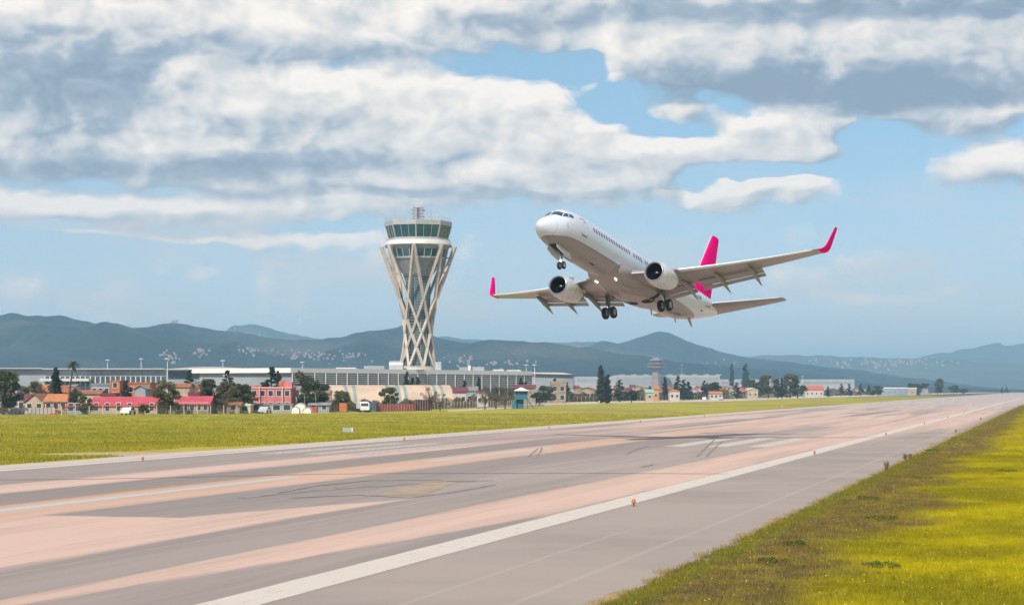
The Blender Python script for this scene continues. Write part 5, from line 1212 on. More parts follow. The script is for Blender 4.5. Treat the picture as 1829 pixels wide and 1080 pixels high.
house('red_roofed_hall', 'shorter red-roofed hall right of the big olive-green tree', 313, 373, 721, 707, 394, W_STONE, R_RED, 'gable', wins=5, depth=9, win_w=.8, win_h=1.4, cat='hall')
house('grey_annex', 'grey annex with a small red roof at the left end of the red-roofed hall', 120, 146, 725, 720, 390, W_BLUE, R_RED, 'gable', wins=2, depth=5, win_w=1.0, win_h=1.5, cat='building')
house('magenta_shed', 'square magenta shed rising behind the shorter red roof', 337, 357, 706.5, 699.5, 406, R_RED, R_MAROON, 'flat', wins=0, depth=4, cat='shed')
house('ochre_house', 'ochre house with orange roof left of the tall palm', 80, 119, 716, 703, 400, W_OCHRE, R_ORANGE, 'gable', wins=3, depth=8)
house('pale_gabled_house', 'pale house whose gable faces the runway at the far left', 44, 78, 718, 702, 404, W_BEIGE, R_TERRA, 'end', wins=2, depth=9)
house('maroon_roofed_house', 'house with a maroon roof behind the tree cut by the left edge', 16, 45, 712, 703, 415, W_WHITE, R_MAROON, 'gable', wins=2, depth=8)
house('terracotta_house', 'low terracotta-roofed house above the ochre house', 72, 124, 699.5, 692, 450, W_OCHRE, R_TERRA, 'gable', wins=3)
house('brick_frame_building', 'unfinished orange brick building, taller left block', 197, 214, 681, 679, 452, W_BRICK, W_BRICK, 'flat', floors=3, wins=1, depth=6, cat='building')
house('brick_frame_building', 'unfinished orange brick building, right block with grey gable before it', 214, 268, 684.5, 682.5, 456, W_BRICK, W_BRICK, 'flat', floors=2, wins=4, depth=8, cat='building')
house('grey_gabled_house', 'small grey gabled house before the orange brick building', 240, 260, 694, 686.5, 445, W_GREY, R_GREY, 'end', wins=1, depth=6)
house('grey_flat_house', 'blue-grey flat house left of the orange brick building', 163, 196, 688, 684, 470, W_BLUE, R_GREY, 'flat', floors=2, wins=3)
house('terracotta_house', 'low house with a terracotta roof between palm and orange brick building', 140, 178, 702, 696, 440, W_BEIGE, R_TERRA, 'gable', wins=3)
house('white_house', 'white house right of the orange brick building', 266, 300, 692, 686, 470, W_WHITE, R_TERRA, 'hip', wins=3)
house('pale_house', 'small pale house beyond the gap between the two red roofs', 308, 338, 690, 684, 500, W_BEIGE, R_TERRA, 'gable', wins=2)
pink = house('pink_building', 'two-storey pink building with a flat overhanging roof', 447, 520, 693.5, 690.5, 420, W_PINK, mat('roof_pale_pink', (.58, .30, .28), .8), 'flat', floors=2, wins=5, depth=9, cat='building')
def on_roof(T, px0, px1, py0, py1, Y, dy, m, name):
    x = lambda p: (p - CX) / F * Y - T.location.x; z = lambda p: CAMH + (HOR - p) / F * Y
    return MB().box(x(px0), x(px1), dy, dy + 3, z(py0), z(py1)).build(name, m, T)
on_roof(pink, 505, 520, 690.4, 682, 420, 1.5, W_PINK, 'stair_tower')
MB().lathe([(.01, 1.35), (.5, 1.3), (.75, .9), (.78, .2), (.7, 0)], ((501 - CX) / F * 420 - pink.location.x, 3, CAMH + (HOR - 690.4) / F * 420), n=16).build('water_tank', R_TERRA, pink, True)
MB().box(-4.6, -2.2, -.6, .0, 3.0, 3.25).build('balcony', W_PINK, pink)
for xx in (-4.5, -2.4, 2.4): MB().box(xx, xx + .22, -.5, -.28, 0, 5.4).build('column', mat('pale_pink_trim', (.60, .36, .32), .8), pink)
house('cream_annex', 'cream flat annex left of the pink building', 427, 447, 724, 722, 402, mat('wall_cream', (.60, .48, .36), .9), R_WHITE, 'flat', wins=1, depth=5, win_w=1.2, win_h=.8)
house('open_garage', 'long low grey garage in front of the pink building', 447, 522, 725.5, 722.5, 408, W_GREY, R_GREY, 'flat', wins=4, depth=5, win_w=1.4, win_h=1.0, cat='garage')
house('white_grey_house', 'narrow white-grey house right of the pink building', 520, 534, 695, 689, 440, W_WHITE, R_GREY, 'gable', floors=2, wins=2, depth=6)
house('brown_shed', 'brown shed behind the bare reddish tree', 405, 428, 722, 717, 398, W_STONE, R_TERRA, 'gable', wins=1, depth=5, cat='shed')
house('grey_shed', 'grey shed with bluish roof right of the white tents', 552, 588, 722, 718, 420, W_BLUE, R_GREY, 'gable', wins=2, depth=6, cat='shed')
house('maroon_house', 'maroon-roofed house right of the striped hangar', 800, 833, 699, 691, 560, W_WHITE, R_MAROON, 'gable', wins=3, floors=1)
house('slate_house', 'grey-blue house next right after the maroon-roofed one', 834, 852, 697, 689.5, 590, W_BLUE, R_GREY, 'gable', wins=2)
house('white_bungalow', 'white bungalow with flat roof below the slate house', 852, 872, 702.5, 699, 520, W_WHITE, R_GREY, 'flat', wins=2)
house('maroon_house', 'maroon-roofed house behind the blue guard cabin', 919, 956, 692, 686.5, 640, W_STONE, R_MAROON, 'gable', wins=3)
house('stone_house', 'tall tan stone house with a red shutter left of the twin cypresses', 984, 1011, 688, 680.5, 700, W_STONE, W_STONE, 'flat', floors=2, wins=2, win_w=1.4, win_h=1.6)
walls = (W_BEIGE, W_WHITE, W_OCHRE, W_GREY, W_STONE, W_PINK); roofs = (R_TERRA, R_MAROON, R_GREY, R_ORANGE, R_TERRA, R_GREY)
wn = ('beige', 'white', 'ochre', 'grey', 'stone', 'pink'); rn = ('terracotta', 'maroon', 'grey', 'orange', 'terracotta', 'grey'); rd = random.Random(21)
ordn = ['first', 'second', 'third', 'fourth', 'fifth', 'sixth', 'seventh', 'eighth', 'ninth', 'tenth', 'eleventh', 'twelfth', 'thirteenth', 'fourteenth', 'fifteenth', 'sixteenth', 'seventeenth', 'eighteenth']
def row(px_list, ref, Yf, e0, fl=(8, 17)):
    for i, px in enumerate(px_list):
        k = rd.randrange(6); q = rd.randrange(6); w = rd.uniform(*fl); Y = Yf(px) * rd.uniform(1.03, 1.22); e = e0(px) + rd.uniform(-2.5, 1.8)
        house('small_house', f'{wn[k]} house, {rn[q]} roof, {ordn[i]} {ref}', px, px + w, e, e - rd.uniform(2.0, 4.2), Y, walls[k], roofs[q], rd.choice(('gable', 'gable', 'hip', 'end')), wins=2, depth=7, group='small houses beyond the fence')
fY = lambda p: F * CAMH / (np.interp(p, [0, 500, 720, 860, 985, 1120, 1300, 1450, 1600, 1720], [741, 737, 733.5, 727.5, 718.5, 715.7, 712.2, 707.2, 703.6, 700.9]) - HOR)
row((1013, 1026, 1040, 1055), 'from the tan stone house', fY, lambda p: 695)
row((1090, 1104, 1119, 1134, 1147, 1176, 1190), 'right of the twin cypresses', fY, lambda p: 694)
row((1236, 1248, 1262, 1276, 1289, 1303, 1318, 1331), 'right of the dark conifer group', fY, lambda p: 693.5, (7, 14))
row((1020, 1046, 1098, 1126, 1141, 1183, 1203), 'in the second row behind the twin cypresses', lambda p: fY(p) * 1.25, lambda p: 692.5, (8, 15))
row((1224, 1241, 1257, 1283, 1297, 1326, 1343, 1362), 'in the second row under the hazy poplars', lambda p: fY(p) * 1.2, lambda p: 692, (8, 15))
row((20, 52, 66, 88, 108, 122), 'behind the palm, from the left', lambda p: 470, lambda p: 690)
row((345, 362, 378, 420, 440, 456), 'behind the large tree clump', lambda p: 490, lambda p: 692)
row((1486, 1500, 1513, 1527, 1541), 'right of the broad red-roofed house', fY, lambda p: 695.5, (7, 12))
house('teal_roofed_house', 'cream house with a pale teal roof under the old tower', 1154, 1167, 700, 695, 780, W_BEIGE, R_TEAL, 'gable', wins=1)
house('orange_house', 'bright orange house right of the teal-roofed one', 1166, 1177, 694, 690, 800, W_OCHRE, R_ORANGE, 'gable', wins=1)
house('white_red_house', 'white house with red trim under the dark conifer group', 1196, 1214, 698, 695, 820, W_WHITE, R_ORANGE, 'hip', wins=2)
house('long_white_house', 'long white house with orange roof ends below the hazy poplars', 1268, 1290, 702, 698.5, 900, W_WHITE, R_ORANGE, 'gable', wins=3)
house('cream_columned_house', 'cream house with a sloping front left of the dense tree clump', 1335, 1354, 696, 692, 1000, W_BEIGE, R_WHITE, 'end', wins=2)
house('red_house', 'broad house with bright red roof right of the dense tree clump', 1438, 1471, 695.5, 688.5, 1200, W_WHITE, mat('roof_bright_red', (.44, .11, .07), .8), 'gable', wins=4)
house('low_warehouse', 'long low grey warehouse near the far end of the row', 1574, 1622, 693.5, 691.5, 1600, W_BLUE, R_WHITE, 'flat', wins=5, depth=14, cat='warehouse')
house('tan_block', 'small tan block at the right end of the grey warehouse', 1622, 1637, 694, 692, 1600, W_BEIGE, R_WHITE, 'flat', wins=1, cat='building')
house('grey_shed', 'low grey shed farthest along the row by the runway end', 1640, 1658, 694.5, 692.8, 1700, W_GREY, R_GREY, 'flat', wins=1, cat='shed')

# striped barrel-vault hangar
def vault():
    Y = 520.0; x = lambda p: (p - CX) / F * Y; T = thing('striped_hangar', 'beige barrel-vaulted fabric hangar with curved teal stripes', 'hangar', (x(690), Y, 0))
    BE = mat('fabric_beige', (.52, .395, .30), .8, var=.18, vscale=.3); TE = mat('fabric_teal', (.22, .29, .285), .8, var=.2, vscale=.4)
    arc = [(7.0 - 7.0 * math.cos(a), 5.95 * math.sin(a) ** .9) for a in [math.pi * i / 18 for i in range(19)]]
    def seg(p0, p1, m, nm, off=0.0, skew=3.0):
        R = []
        for px in (p0, p1): R.append([Vector((x(px) - T.location.x - skew * (y / 14 - .5), y - off * (1 if y < 7 else -1), z + off)) for y, z in arc])
        MB().loft(R, closed=False, cap=False).build(nm, m, T, True)
    edges = [(583, 607), (607, 613), (613, 622), (622, 628), (628, 682), (682, 689), (689, 700), (700, 707), (707, 713), (713, 719), (719, 766), (766, 772), (772, 779), (779, 785), (785, 800)]
    for i, (a, b) in enumerate(edges): seg(a, b, TE if i % 2 else BE, 'stripe' if i % 2 else 'fabric_bay')
    for px in (583, 800):
        V = [Vector((x(px) - T.location.x - 3.0 * (y / 14 - .5), y, z)) for y, z in arc]; MB().add(V, [tuple(range(len(V)))]).build('end_wall', BE, T)
vault()

# yard things along the fence
def box_thing(name, label, px0, px1, py, Y, m, cat, depth=2.4, ribs=0, roofm=None):
    x = lambda p: (p - CX) / F * Y; h = CAMH + (HOR - py) / F * Y; w = x(px1) - x(px0); T = thing(name, label, cat, ((x(px0) + x(px1)) / 2, Y, 0))
    MB().box(-w / 2, w / 2, 0, depth, .12, h).build('body', m, T)
    for i in range(ribs): q = -w / 2 + w * (i + .5) / ribs; MB().box(q - .05, q + .05, -.05, -.002, .15, h - .05).build('rib', m, T)
    for q in (-w / 2 + .1, w / 2 - .1): MB().box(q - .08, q + .08, .1, depth - .1, 0, .12).build('foot', R_GREY, T)
    if roofm: MB().box(-w / 2 - .05, w / 2 + .05, -.05, depth + .05, h, h + .06).build('top', roofm, T)
    return T
REDF = mat('red_sheet', (.42, .075, .065), .7, var=.3, vscale=.5); BLUEC = mat('dark_blue_sheet', (.07, .11, .16), .6, var=.2, vscale=.4); ORC = mat('orange_sheet', (.50, .17, .07), .7, var=.2, vscale=.5)
box_thing('orange_container', 'small orange container right of the bare tree by the hangar', 606, 619, 719.5, 424, ORC, 'container', ribs=6)
box_thing('blue_container', 'dark blue container between the white truck and the red fence', 658, 672, 717.5, 430, BLUEC, 'container', ribs=6)
box_thing('red_bin', 'low bright red box at the foot of the ochre house', 88, 99, 737.3, 380, mat('bright_red', (.62, .06, .05), .6), 'box', 1.2)
box_thing('magenta_container', 'magenta container right of the white tents', 553, 566, 726.5, 414, R_RED, 'container', ribs=5)
def sheet_fence(label, px0, px1, py, Y0, Y1, m, n):
    T = thing('sheet_fence', label, 'fence'); a, b = at(px0, 700, Y0), at(px1, 700, Y1); a.z = b.z = 0; h = CAMH + (HOR - py) / F * Y0
    for i in range(n):
        p, q = a + (b - a) * (i / n), a + (b - a) * ((i + .96) / n); bar(MB(), p, q, .05, h + random.uniform(-.06, .06), .06).build('panel', m, T)
        bar(MB(), p + Vector((0, -.05, 0)), p + Vector((.12, -.05, 0)), 0, h + .1, .05).build('post', R_GREY, T)
sheet_fence('red corrugated sheet fence below the striped hangar', 672, 741, 721.5, 432, 440, REDF, 14)
sheet_fence('maroon sheet fence right of the red one', 741, 768, 713.5, 446, 450, R_MAROON, 6)
sheet_fence('white and grey panel wall at the far left', 14, 98, 727.5, 386, 388, W_WHITE, 12)
# white tents / covers
def tent(px, py, w, Y, label):
    x = (px - CX) / F * Y; h = CAMH + (HOR - py) / F * Y; T = thing('white_tent', label, 'tent', (x, Y, 0)); R = []
    for i in range(9):
        a = math.pi * i / 8; R.append([Vector((-w * math.cos(a) / 2, y, h * math.sin(a) ** .6 * (1 - .04 * (y - 1.5) ** 2 / 4))) for y in (0, 1, 2, 3)])
    MB().loft(R, closed=False, cap=False).build('cover', R_WHITE, T, True)
    for y in (.15, 2.85): MB().add([Vector((-w * math.cos(math.pi * i / 8) / 2 * .98, y, h * .97 * math.sin(math.pi * i / 8) ** .6)) for i in range(9)], [tuple(range(9))]).build('end_panel', R_WHITE, T)
tent(535, 719, 2.6, 406, 'taller white tent right of the low grey garage'); tent(548, 727, 1.7, 402, 'lower white tent at the right of the pair'); tent(527, 725, 1.6, 401, 'small cream tent at the left of the white pair')
# cars and truck, simple but shaped
CARP = {c: mat('car_' + c, v, .3, .1, coat=.4) for c, v in (('white', (.72, .72, .72)), ('silver', (.45, .46, .48)))}
def car(px, Y, label, col, rz=0.0):
    T = thing('parked_car', label, 'car', ((px - CX) / F * Y, Y, 0), rz + 1.45)
    side = [(-2.1, .35), (-2.1, .75), (-1.9, .85), (-1.25, .92), (-.7, 1.38), (.75, 1.42), (1.35, .98), (1.95, .9), (2.1, .72), (2.1, .35)]
    MB().loft([[Vector((x, y, z)) for x, z in side] for y in (-.85, .85)]).build('body', CARP[col], T)
    for y in (-.858, .858): MB().add([(x, y, z) for x, z in ((-1.1, .95), (-.66, 1.31), (.70, 1.34), (1.15, .98))], [(0, 1, 2, 3)]).build('side_window', PANE, T)
    for x in (-1.3, 1.3):
        for y in (-.82, .82): MB().lathe([(.01, -.09), (.32, -.09), (.32, .09), (.01, .09)], (x, y, .32), 'Y', 14).build('wheel', A_RUB, T)
car(229, 381, 'white car parked before the red-roofed hall', 'white'); car(1258, 880, 'white car on the track under the lone spruce', 'white'); car(1288, 900, 'silver car just right of the white car on the far track', 'silver')
car(473, 399, 'silver car in front of the low grey garage', 'silver')
def truck(px, Y, label):
    T = thing('box_truck', label, 'truck', ((px - CX) / F * Y, Y, 0), .2)
    MB().box(-1.0, 1.0, .3, 5.0, .75, 2.2).build('cargo_box', R_WHITE, T)
    MB().loft([[Vector((s * .95, y, z)) for y, z in ((-1.5, .45), (-1.5, 1.2), (-1.2, 1.95), (.2, 2.0), (.2, .45))] for s in (-1, 1)]).build('cab', CARP['white'], T)
    MB().add([(-.8, -1.49, 1.28), (.8, -1.49, 1.28), (.75, -1.24, 1.88), (-.75, -1.24, 1.88)], [(0, 1, 2, 3)]).build('windscreen', PANE, T)
    for y in (-.7, 3.8):
        for x in (-.85, .85): MB().lathe([(.01, -.12), (.42, -.12), (.42, .12), (.01, .12)], (x, y, .42), 'Y', 12).build('wheel', A_RUB, T)
truck(650, 424, 'white box truck left of the dark blue container')
# blue guard cabin
def cabin():
    Y = 500.0; p = at(931, 727, Y); k = Y / F; T = thing('guard_cabin', 'blue raised guard cabin with white pyramid roof beside the fence', 'cabin', (p.x, Y, 0))
    BL = mat('cabin_blue', (.030, .155, .235), .6, var=.25, vscale=.7); z = lambda q: CAMH + (HOR - q) * k
    MB().box(-1.55, 1.55, 0, 2.6, z(713), z(704.5)).build('cabin_wall', BL, T)
    g = MB().box(-1.5, 1.5, .05, 2.55, z(704.5), z(698.5)).build('window', PANE, T)
    for q in (-1.5, -.5, .5, 1.5): MB().box(q - .05, q + .05, -.02, .06, z(704.5), z(698)).build('mullion', BL, g)
    for sx in (-1.5, 1.5):
        for sy in (.05, 2.55): MB().box(sx - .09, sx + .09, sy - .09, sy + .09, 0, z(697)).build('post', BL, T)
    MB().add([(-2.0, -.6, z(697.5)), (2.0, -.6, z(697.5)), (2.0, 3.2, z(697.5)), (-2.0, 3.2, z(697.5)), (0, 1.3, z(691))], [(0, 1, 4), (1, 2, 4), (2, 3, 4), (3, 0, 4), (3, 2, 1, 0)]).build('roof', R_WHITE, T)
    MB().box(-2.3, -1.6, .2, 2.2, 0.1, 2.2).build('lean_to', BL, T)
    MB().box(-1.3, .6, 1.2, 2.2, 0, z(713)).build('store_room', BL, T)
    for i in range(8): MB().box(1.6 + .17 * i, 1.82 + .17 * i, .3, 1.3, z(713) - .26 * i - .06, z(713) - .26 * i).build('stair_tread', BL, T)
    for sy in (.3, 1.3): MB().beam((1.6, sy, z(713)), (3.1, sy, max(.1, z(713) - 2.2)), .08, .2).build('stair_rail', BL, T)
cabin()
# fences: concrete posts with wire
def wire_fence(label, pts, h, gap, name='wire_fence'):
    T = thing(name, label, 'fence'); P = [gnd(*q) for q in pts]; PM = mat('post_concrete', (.40, .38, .36), .9); WM = mat('fence_wire', (.20, .20, .20), .6)
    pm = MB().box(-.07, .07, -.07, .07, 0, h).mesh('post', PM); i = 0
    for a, b in zip(P, P[1:]):
        n = max(1, int((b - a).length / gap)); wpts = []
        for j in range(n): link('post', pm, T, a + (b - a) * (j / n))
        for z in [h * .15, h * .35, h * .55, h * .75, h * .93]: MB().beam(a + Vector((0, 0, z)), b + Vector((0, 0, z)), .03, .03).build('wire', WM, T)
wire_fence('pale post and wire fence before the houses on the left', ((110, 741), (280, 740), (446, 738.5)), 1.7, 2.6)
wire_fence('post fence below the striped hangar to the guard cabin', ((770, 731.5), (850, 729.5), (918, 727.5)), 1.9, 2.0)
wire_fence('wire fence right of the blue guard cabin along the pale track', ((950, 724), (985, 718.4), (1120, 715.8), (1300, 712.3), (1450, 707.2), (1600, 703.7)), 2.2, 5.0)
bar(MB(), gnd(850, 729.2), gnd(972, 724.5), 0, .35, .3).build('low_wall', mat('low_wall_pale', (.50, .42, .34), .9)); tag(bpy.data.objects['low_wall'], 'low pale kerb wall under the post fence by the guard cabin', 'wall')
# lamp posts
def lamp_post(px, py_top, Y, label, curved=True):
    T = thing('lamp_post', label, 'lamp post', ((px - CX) / F * Y, Y, 0)); h = CAMH + (HOR - py_top) / F * Y
    if curved:
        MB().tube([(0, 0, 0), (0, 0, h * .75), (-.1, 0, h * .92), (-.45, 0, h), (-.8, 0, h * .98)], [.08, .06, .05, .045, .04], 6).build('post', STEEL, T, True)
        MB().box(-1.15, -.75, -.12, .12, h * .955, h * .985).build('lamp_head', WSTEEL, T)
    else:
        MB().tube([(0, 0, 0), (0, 0, h)], [.22, .12], 8).build('post', WSTEEL, T, True)
        MB().lathe([(.3, -.25), (1.1, -.1), (1.1, .15), (.3, .3)], (0, 0, h), n=12, close=True).build('lamp_head', WSTEEL, T)
for px, py, lab in ((442, 701, 'curved lamp post left of the pink building'), (544, 701, 'curved lamp post behind the white tents'), (564, 700, 'curved lamp post left of the wide dark tree'), (408, 668, 'slim lamp post in front of the large tree clump')): lamp_post(px, py, 412, lab)
for px, py, Y, lab in ((299, 641, 860, 'high white light mast between lettered hall and arched pier'), (192, 643, 960, 'high light mast over the middle of the lettered hall'), (252, 641, 960, 'high light mast over the right part of the lettered hall'), (398, 644, 900, 'high light mast over the arched pier'), (467, 660, 860, 'short light mast left of the louvred terminal'), (540, 647, 900, 'light mast at the left end of the louvred terminal'),
                      (1218, 651, 2100, 'light mast right of the old tower'), (940, 652, 900, 'pair of light masts behind the terminal, left one'), (955, 652, 900, 'pair of light masts behind the terminal, right one'), (1433, 672, 1500, 'leaning mast right of the dense tree clump')): lamp_post(px, py, Y, lab, False)

# ------------------------------------------------------------------ airfield furniture
def edge_light(px, py, label, hscale=1.0):
    p = gnd(px, py); T = thing('edge_light', label, 'runway light', p, .3, 'runway edge lights', hscale * .66)
    OR = mat('marker_orange', (.62, .165, .06), .6, var=.25, vscale=9)
    MB().lathe([(.17, 0), (.17, .03), (.05, .05), (.035, .16)], n=12).build('base', mat('cast_iron', (.10, .09, .085), .7), T)
    MB().lathe([(.04, .14), (.10, .17), (.125, .24), (.12, .36), (.10, .44), (.03, .47)], n=12, close=True).build('lamp_body', OR, T, True)
    MB().box(-.16, -.10, -.03, .03, .2, .3).build('cable_plug', OR, T)
for px, py, lab in ((1132, 903.5, 'orange runway edge light standing nearest beside the white line'), (1455, 811.5, 'second orange edge light up the right white line'), (1582.5, 777, 'third orange edge light up the right white line'), (1651, 757.5, 'fourth orange edge light up the right white line'), (1693, 746, 'fifth orange edge light up the right white line'), (1722, 738, 'sixth orange edge light, a speck by the right line'),
                    (255, 823, 'orange edge light on the far side beside the dirt turn-off'), (722, 786.5, 'small edge light on the far runway edge, left one'), (981, 765.5, 'small edge light on the far runway edge below the guard cabin'), (1144, 753.5, 'small edge light on the far runway edge below the twin cypresses'), (1258, 744, 'small edge light on the far runway edge under the old tower')):
    edge_light(px, py, lab, 1.0 if px > 600 or px == 255 else .9)
def field_sign():
    p = gnd(621, 772.6); T = thing('airfield_sign', 'grey-blue box sign with a white end standing in the far turf', 'sign', p, -.35)
    MB().box(-.62, .50, 0, .30, .12, .56).build('panel', mat('sign_back', (.26, .31, .34), .6), T)
    MB().box(.50, .60, -.01, .31, .10, .58).build('end_cap', R_WHITE, T)
    for q in (-.45, .35): MB().box(q - .04, q + .04, .1, .2, 0, .12).build('leg', STEEL, T)
field_sign()
def marker(px, py, h, w, label, m, name='marker_board', cat='marker'):
    p = gnd(px, py); T = thing(name, label, cat, p); MB().box(-w / 2, w / 2, -.05, .05, h * .35, h).build('board', m, T)
    for q in (-w * .3, w * .3): MB().box(q - .04, q + .04, -.04, .04, 0, h * .35).build('leg', STEEL, T)
marker(1397, 727, .75, .5, 'small orange marker in the grass beside the far runway edge', mat('marker_orange2', (.62, .2, .1), .6)); marker(1556, 705.5, 3.2, 3.6, 'dark board standing on the field before the warehouse', BLUEC); marker(1070, 721, 1.1, .5, 'small white and dark stake by the pale track', W_WHITE)
marker(1661, 705, 2.0, 2.0, 'little dark board near the far runway end', R_GREY)

# ------------------------------------------------------------------ mountains
def hill_mat(name, c1, c2, c3):
    m = bpy.data.materials.new(name); m.use_nodes = True; nt = m.node_tree; nb = NB(nt); p = nt.nodes['Principled BSDF']
    g = nt.nodes.new('ShaderNodeNewGeometry'); P = g.outputs['Position']
    c = nb.mix(nb.ss(nb.noise(P, .0035, 6, .6), .42, .60), c1, c2); c = nb.mix(nb.ss(nb.noise(P, .0016, 4, .55), .54, .68, 0.0, .8), c, c3)
    c = nb.mix(nb.ss(nb.noise(P, .03, 4, .65), .48, .7, 0.0, .5), c, c1)
    nb.put(p.inputs['Base Color'], c); p.inputs['Roughness'].default_value = .95; p.inputs['Specular IOR Level'].default_value = .05
    b = nt.nodes.new('ShaderNodeBump'); b.inputs['Strength'].default_value = 1.0; b.inputs['Distance'].default_value = 12
    nb.put(b.inputs['Height'], nb.noise(P, .025, 5, .65)); nt.links.new(b.outputs[0], p.inputs['Normal'])
    return m
def vnoise(x, y, seed):
    """smooth value noise on numpy arrays"""
    xi, yi = np.floor(x).astype(int), np.floor(y).astype(int); fx, fy = x - xi, y - yi; fx, fy = fx * fx * (3 - 2 * fx), fy * fy * (3 - 2 * fy)
    h = lambda a, b: ((np.sin(a * 127.1 + b * 311.7 + seed * 74.7) * 43758.5453) % 1.0)
    return (h(xi, yi) * (1 - fx) + h(xi + 1, yi) * fx) * (1 - fy) + (h(xi, yi + 1) * (1 - fx) + h(xi + 1, yi + 1) * fx) * fy
def fbm(x, y, seed, o=5): return sum(vnoise(x * 2 ** k, y * 2 ** k, seed + k) * .5 ** (k + 1) for k in range(o))
HILLS = {}
def hill(name, sky, Y, front, back, m, seed, label, nx=620, rough=.55, tex=9.0):
    px = np.array([q[0] for q in sky], float); py = np.array([q[1] for q in sky], float)
    X = np.linspace((px[0] - CX) / F * Y, (px[-1] - CX) / F * Y, nx); nf, nbk = 46, 14
    ridge = np.interp(X, (px - CX) / F * Y, CAMH + (HOR - py) / F * Y); ker = np.hanning(7); ker /= ker.sum()
    ridge = np.convolve(np.pad(ridge, 3, 'edge'), ker, 'valid')
    def height(x, y):
        r = np.interp(x, X, ridge) * .978 - 4.5; u = np.clip((Y - y) / front, -1, 1); f = np.where(u >= 0, 1 - np.abs(u), 1 - (y - Y) / back); f = np.clip(f, 0, 1)
        f = np.where(u >= 0, .55 * f ** 1.3 + .45 * f ** 2.6, f)
        q = Y / 7000.0; x, y0 = x / q, y; y = y / q
        g = fbm(x / 420.0, y / 420.0 + seed, seed) - .5
        spur = np.abs(fbm(x / 520.0 + 7, y / 2600.0, seed + 3, 4) - .5) * 2
        e = np.clip(4 * f * (1 - f), 0, 1)
        return r * f + r * rough * e * (g * 1.6 + (.42 - spur) * 1.5) + tex * q * (fbm(x / 38.0, y / 38.0, seed + 9, 3) - .45) * np.clip(f * 6, 0, 1) - 6 * (1 - np.clip(f * 12, 0, 1))
    ys = np.concatenate([np.linspace(Y - front, Y, nf), np.linspace(Y, Y + back, nbk)[1:]]); XX, YY = np.meshgrid(X, ys); ZZ = height(XX, YY)
    # spread with distance so the flanks fan out from the valley floor rather than stand as a wall
    V = np.stack([XX, YY, ZZ], 2).reshape(-1, 3); ny = len(ys)
    i, j = np.meshgrid(np.arange(ny - 1), np.arange(nx - 1), indexing='ij'); a = (i * nx + j).ravel()
    Q = np.stack([a, a + 1, a + nx + 1, a + nx], 1)
    o = link(name, fast_mesh(name, V, Q, m, True)); tag(o, label, kind='structure'); HILLS[seed] = (height, Y, front)
HM = hill_mat('forested_hill', (.006, .014, .018), (.018, .028, .027), (.095, .082, .066)); HM2 = hill_mat('far_hill', (.05, .065, .055), (.08, .09, .07), (.14, .13, .105))  # far hills get paler base colours: some of their haze is painted in
hill('hills', [(-420, 600), (-200, 588), (-60, 584), (0, 580), (48, 571.5), (100, 573), (135, 571), (160, 576), (215, 583), (275, 580), (295, 574), (312, 571.5), (335, 573.5), (380, 582), (430, 587), (470, 597), (520, 602), (560, 605), (600, 603), (640, 595), (668, 590), (700, 586), (730, 587), (765, 594), (800, 602), (850, 612), (900, 615), (960, 618), (1020, 624), (1100, 634), (1200, 642), (1300, 650), (1400, 660), (1520, 680), (1640, 694)], 4500, 1500, 1000, HM, 1, 'dark blue-green mountain ridge behind the airport')
hill('hills', [(980, 690), (1020, 650), (1045, 618), (1072, 609), (1100, 613), (1130, 608), (1160, 598), (1185, 592), (1200, 594), (1235, 608), (1270, 620), (1310, 631), (1370, 638), (1420, 645), (1480, 655), (1560, 668), (1680, 690)], 5700, 1500, 1000, HM, 2, 'pointed hill right of the airliner tail', 460, tex=9)
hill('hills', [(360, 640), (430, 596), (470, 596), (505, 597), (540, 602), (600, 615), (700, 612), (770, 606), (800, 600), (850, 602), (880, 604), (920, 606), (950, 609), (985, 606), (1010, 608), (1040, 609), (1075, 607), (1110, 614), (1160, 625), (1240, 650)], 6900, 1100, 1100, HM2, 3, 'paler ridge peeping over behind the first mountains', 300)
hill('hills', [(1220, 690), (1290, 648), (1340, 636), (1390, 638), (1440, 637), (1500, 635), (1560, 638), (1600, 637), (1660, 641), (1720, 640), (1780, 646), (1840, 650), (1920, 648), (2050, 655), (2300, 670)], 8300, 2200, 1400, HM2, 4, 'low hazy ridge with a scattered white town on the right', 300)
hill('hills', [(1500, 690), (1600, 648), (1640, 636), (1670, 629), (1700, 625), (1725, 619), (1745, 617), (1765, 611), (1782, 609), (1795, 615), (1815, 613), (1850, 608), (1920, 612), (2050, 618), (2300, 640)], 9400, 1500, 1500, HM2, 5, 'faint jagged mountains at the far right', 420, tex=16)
# villages on the slopes
HW = mat('village_white', (.25, .235, .22), .8); HR = mat('village_roof', (.36, .17, .11), .9)
def village(seed, boxes, n, label, group, smin, smax):
    height, Y, front = HILLS[seed]; rd = random.Random(seed * 11)
    me = MB().box(-.5, .5, -.4, .4, -.6, .75, 0).add([(-.56, -.46, .75), (.56, -.46, .75), (.56, .46, .75), (-.56, .46, .75), (-.56, 0, 1.05), (.56, 0, 1.05)], [(0, 1, 5, 4), (2, 3, 4, 5), (1, 2, 5), (3, 0, 4)], 1).mesh('village_house', [HW, HR])
    k = 0; tries = 0
    while k < n and tries < 4000:
        tries += 1; px0, px1, py0, py1 = boxes[k % len(boxes)]; px, py = px0 + (px1 - px0) * (.5 + rd.gauss(0, .24)), py0 + (py1 - py0) * (.5 + rd.gauss(0, .28))
        ys = np.linspace(Y - front * .97, Y - 20, 160); xs = (px - CX) / F * ys; zr = CAMH + (HOR - py) / F * ys; hh = height(xs, ys); w = np.where(hh > zr)[0]
        if not len(w): continue
        i = w[0]; s = rd.uniform(smin, smax)
        o = link('village_house', me, None, (xs[i], ys[i], hh[i]), (0, 0, rd.uniform(-.4, .4)), (s * rd.uniform(.8, 1.5), s, s)); tag(o, label, 'house', group); k += 1
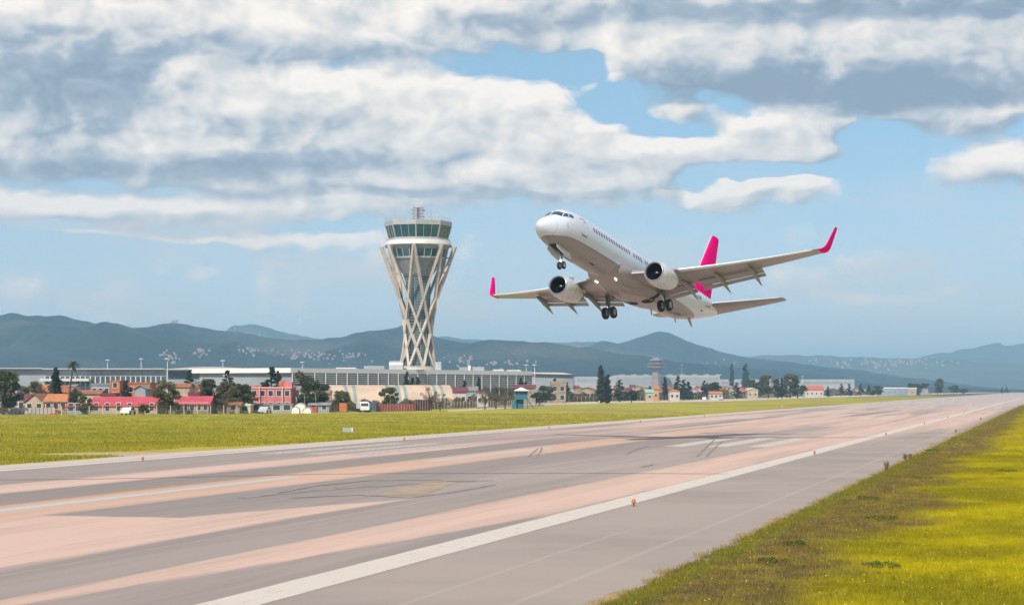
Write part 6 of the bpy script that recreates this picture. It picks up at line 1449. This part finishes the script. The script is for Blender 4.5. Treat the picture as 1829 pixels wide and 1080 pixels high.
village(1, [(420, 490, 622, 634), (515, 600, 628, 644), (560, 660, 634, 650), (785, 870, 638, 654), (280, 330, 630, 648), (520, 620, 630, 646), (340, 380, 626, 640), (860, 960, 644, 656)], 150, 'tiny pale house of the village on the dark slope near the control tower', 'houses on the slope by the tower', 2.2, 3.8)
village(2, [(1130, 1200, 636, 650), (1240, 1330, 645, 655)], 16, 'tiny pale house at the foot of the pointed hill', 'houses below the pointed hill', 2.6, 4.4)
village(3, [(930, 1040, 617, 626), (960, 1020, 620, 630)], 36, 'tiny pale house high on the ridge left of the pointed hill', 'houses left of the pointed hill', 3.8, 6.5)
village(4, [(1440, 1720, 641, 652), (1480, 1680, 644, 660)], 90, 'tiny pale house of the scattered town on the hazy right ridge', 'houses on the hazy right ridge', 4.5, 7.5)
# chapel and masts on the skyline
h1, Yr, fr = HILLS[1]
cx = (313 - CX) / F * 4493; cz = float(h1(np.array([cx]), np.array([4493.0]))[0])
T = thing('hilltop_chapel', 'pale chapel on the highest hilltop at the left', 'chapel', (cx, 4493, cz - 2), 0, None, .64)
MB().box(-14, 8, -5, 5, 0, 11).build('nave', HW, T); MB().box(4, 9, -3, 3, 0, 17).build('bell_tower', HW, T); MB().add([(-14.5, -5.5, 11), (3.9, -5.5, 11), (3.9, 5.5, 11), (-14.5, 5.5, 11), (-14.5, 0, 14), (3.9, 0, 14)], [(0, 1, 5, 4), (2, 3, 4, 5), (1, 2, 5), (3, 0, 4)]).build('roof', HR, T)
for px, hgt, lab in ((273, 22, 'thin mast on the ridge left of the chapel'), (230, 18, 'thin mast on the ridge farther left of the chapel'), (419, 20, 'thin mast on the ridge right of the chapel'), (464, 22, 'lattice mast on the ridge farther right of the chapel')):
    x = (px - CX) / F * 4500; zz = float(h1(np.array([x]), np.array([4500.0]))[0]); T = thing('ridge_mast', lab, 'mast', (x, 4500, zz - 1), 0, None, .64)
    for s in (-1, 1): MB().tube([(s * 2.2, 0, 0), (0, 0, hgt)], .7, 5).build('leg', STEEL, T)
    MB().tube([(-3, 0, hgt * .8), (3, 0, hgt * .8)], .5, 5).build('cross_arm', STEEL, T)

# ------------------------------------------------------------------ haze: the air between here and the mountains
hz = MB().box(-16000, 16000, -3000, 26000, -8, 240).build('haze', bpy.data.materials.new('haze_air'))
tag(hz, 'pale blue haze lying over the plain and the mountains', kind='stuff')
hm = hz.data.materials[0]; hm.use_nodes = True; nt = hm.node_tree
nt.nodes.remove(nt.nodes['Principled BSDF'])
pv = nt.nodes.new('ShaderNodeVolumePrincipled'); pv.inputs['Color'].default_value = (.43, .745, 1.0, 1); pv.inputs['Density'].default_value = HAZE; pv.inputs['Anisotropy'].default_value = 0.0
nt.links.new(pv.outputs[0], nt.nodes['Material Output'].inputs['Volume'])
hz.visible_shadow = True
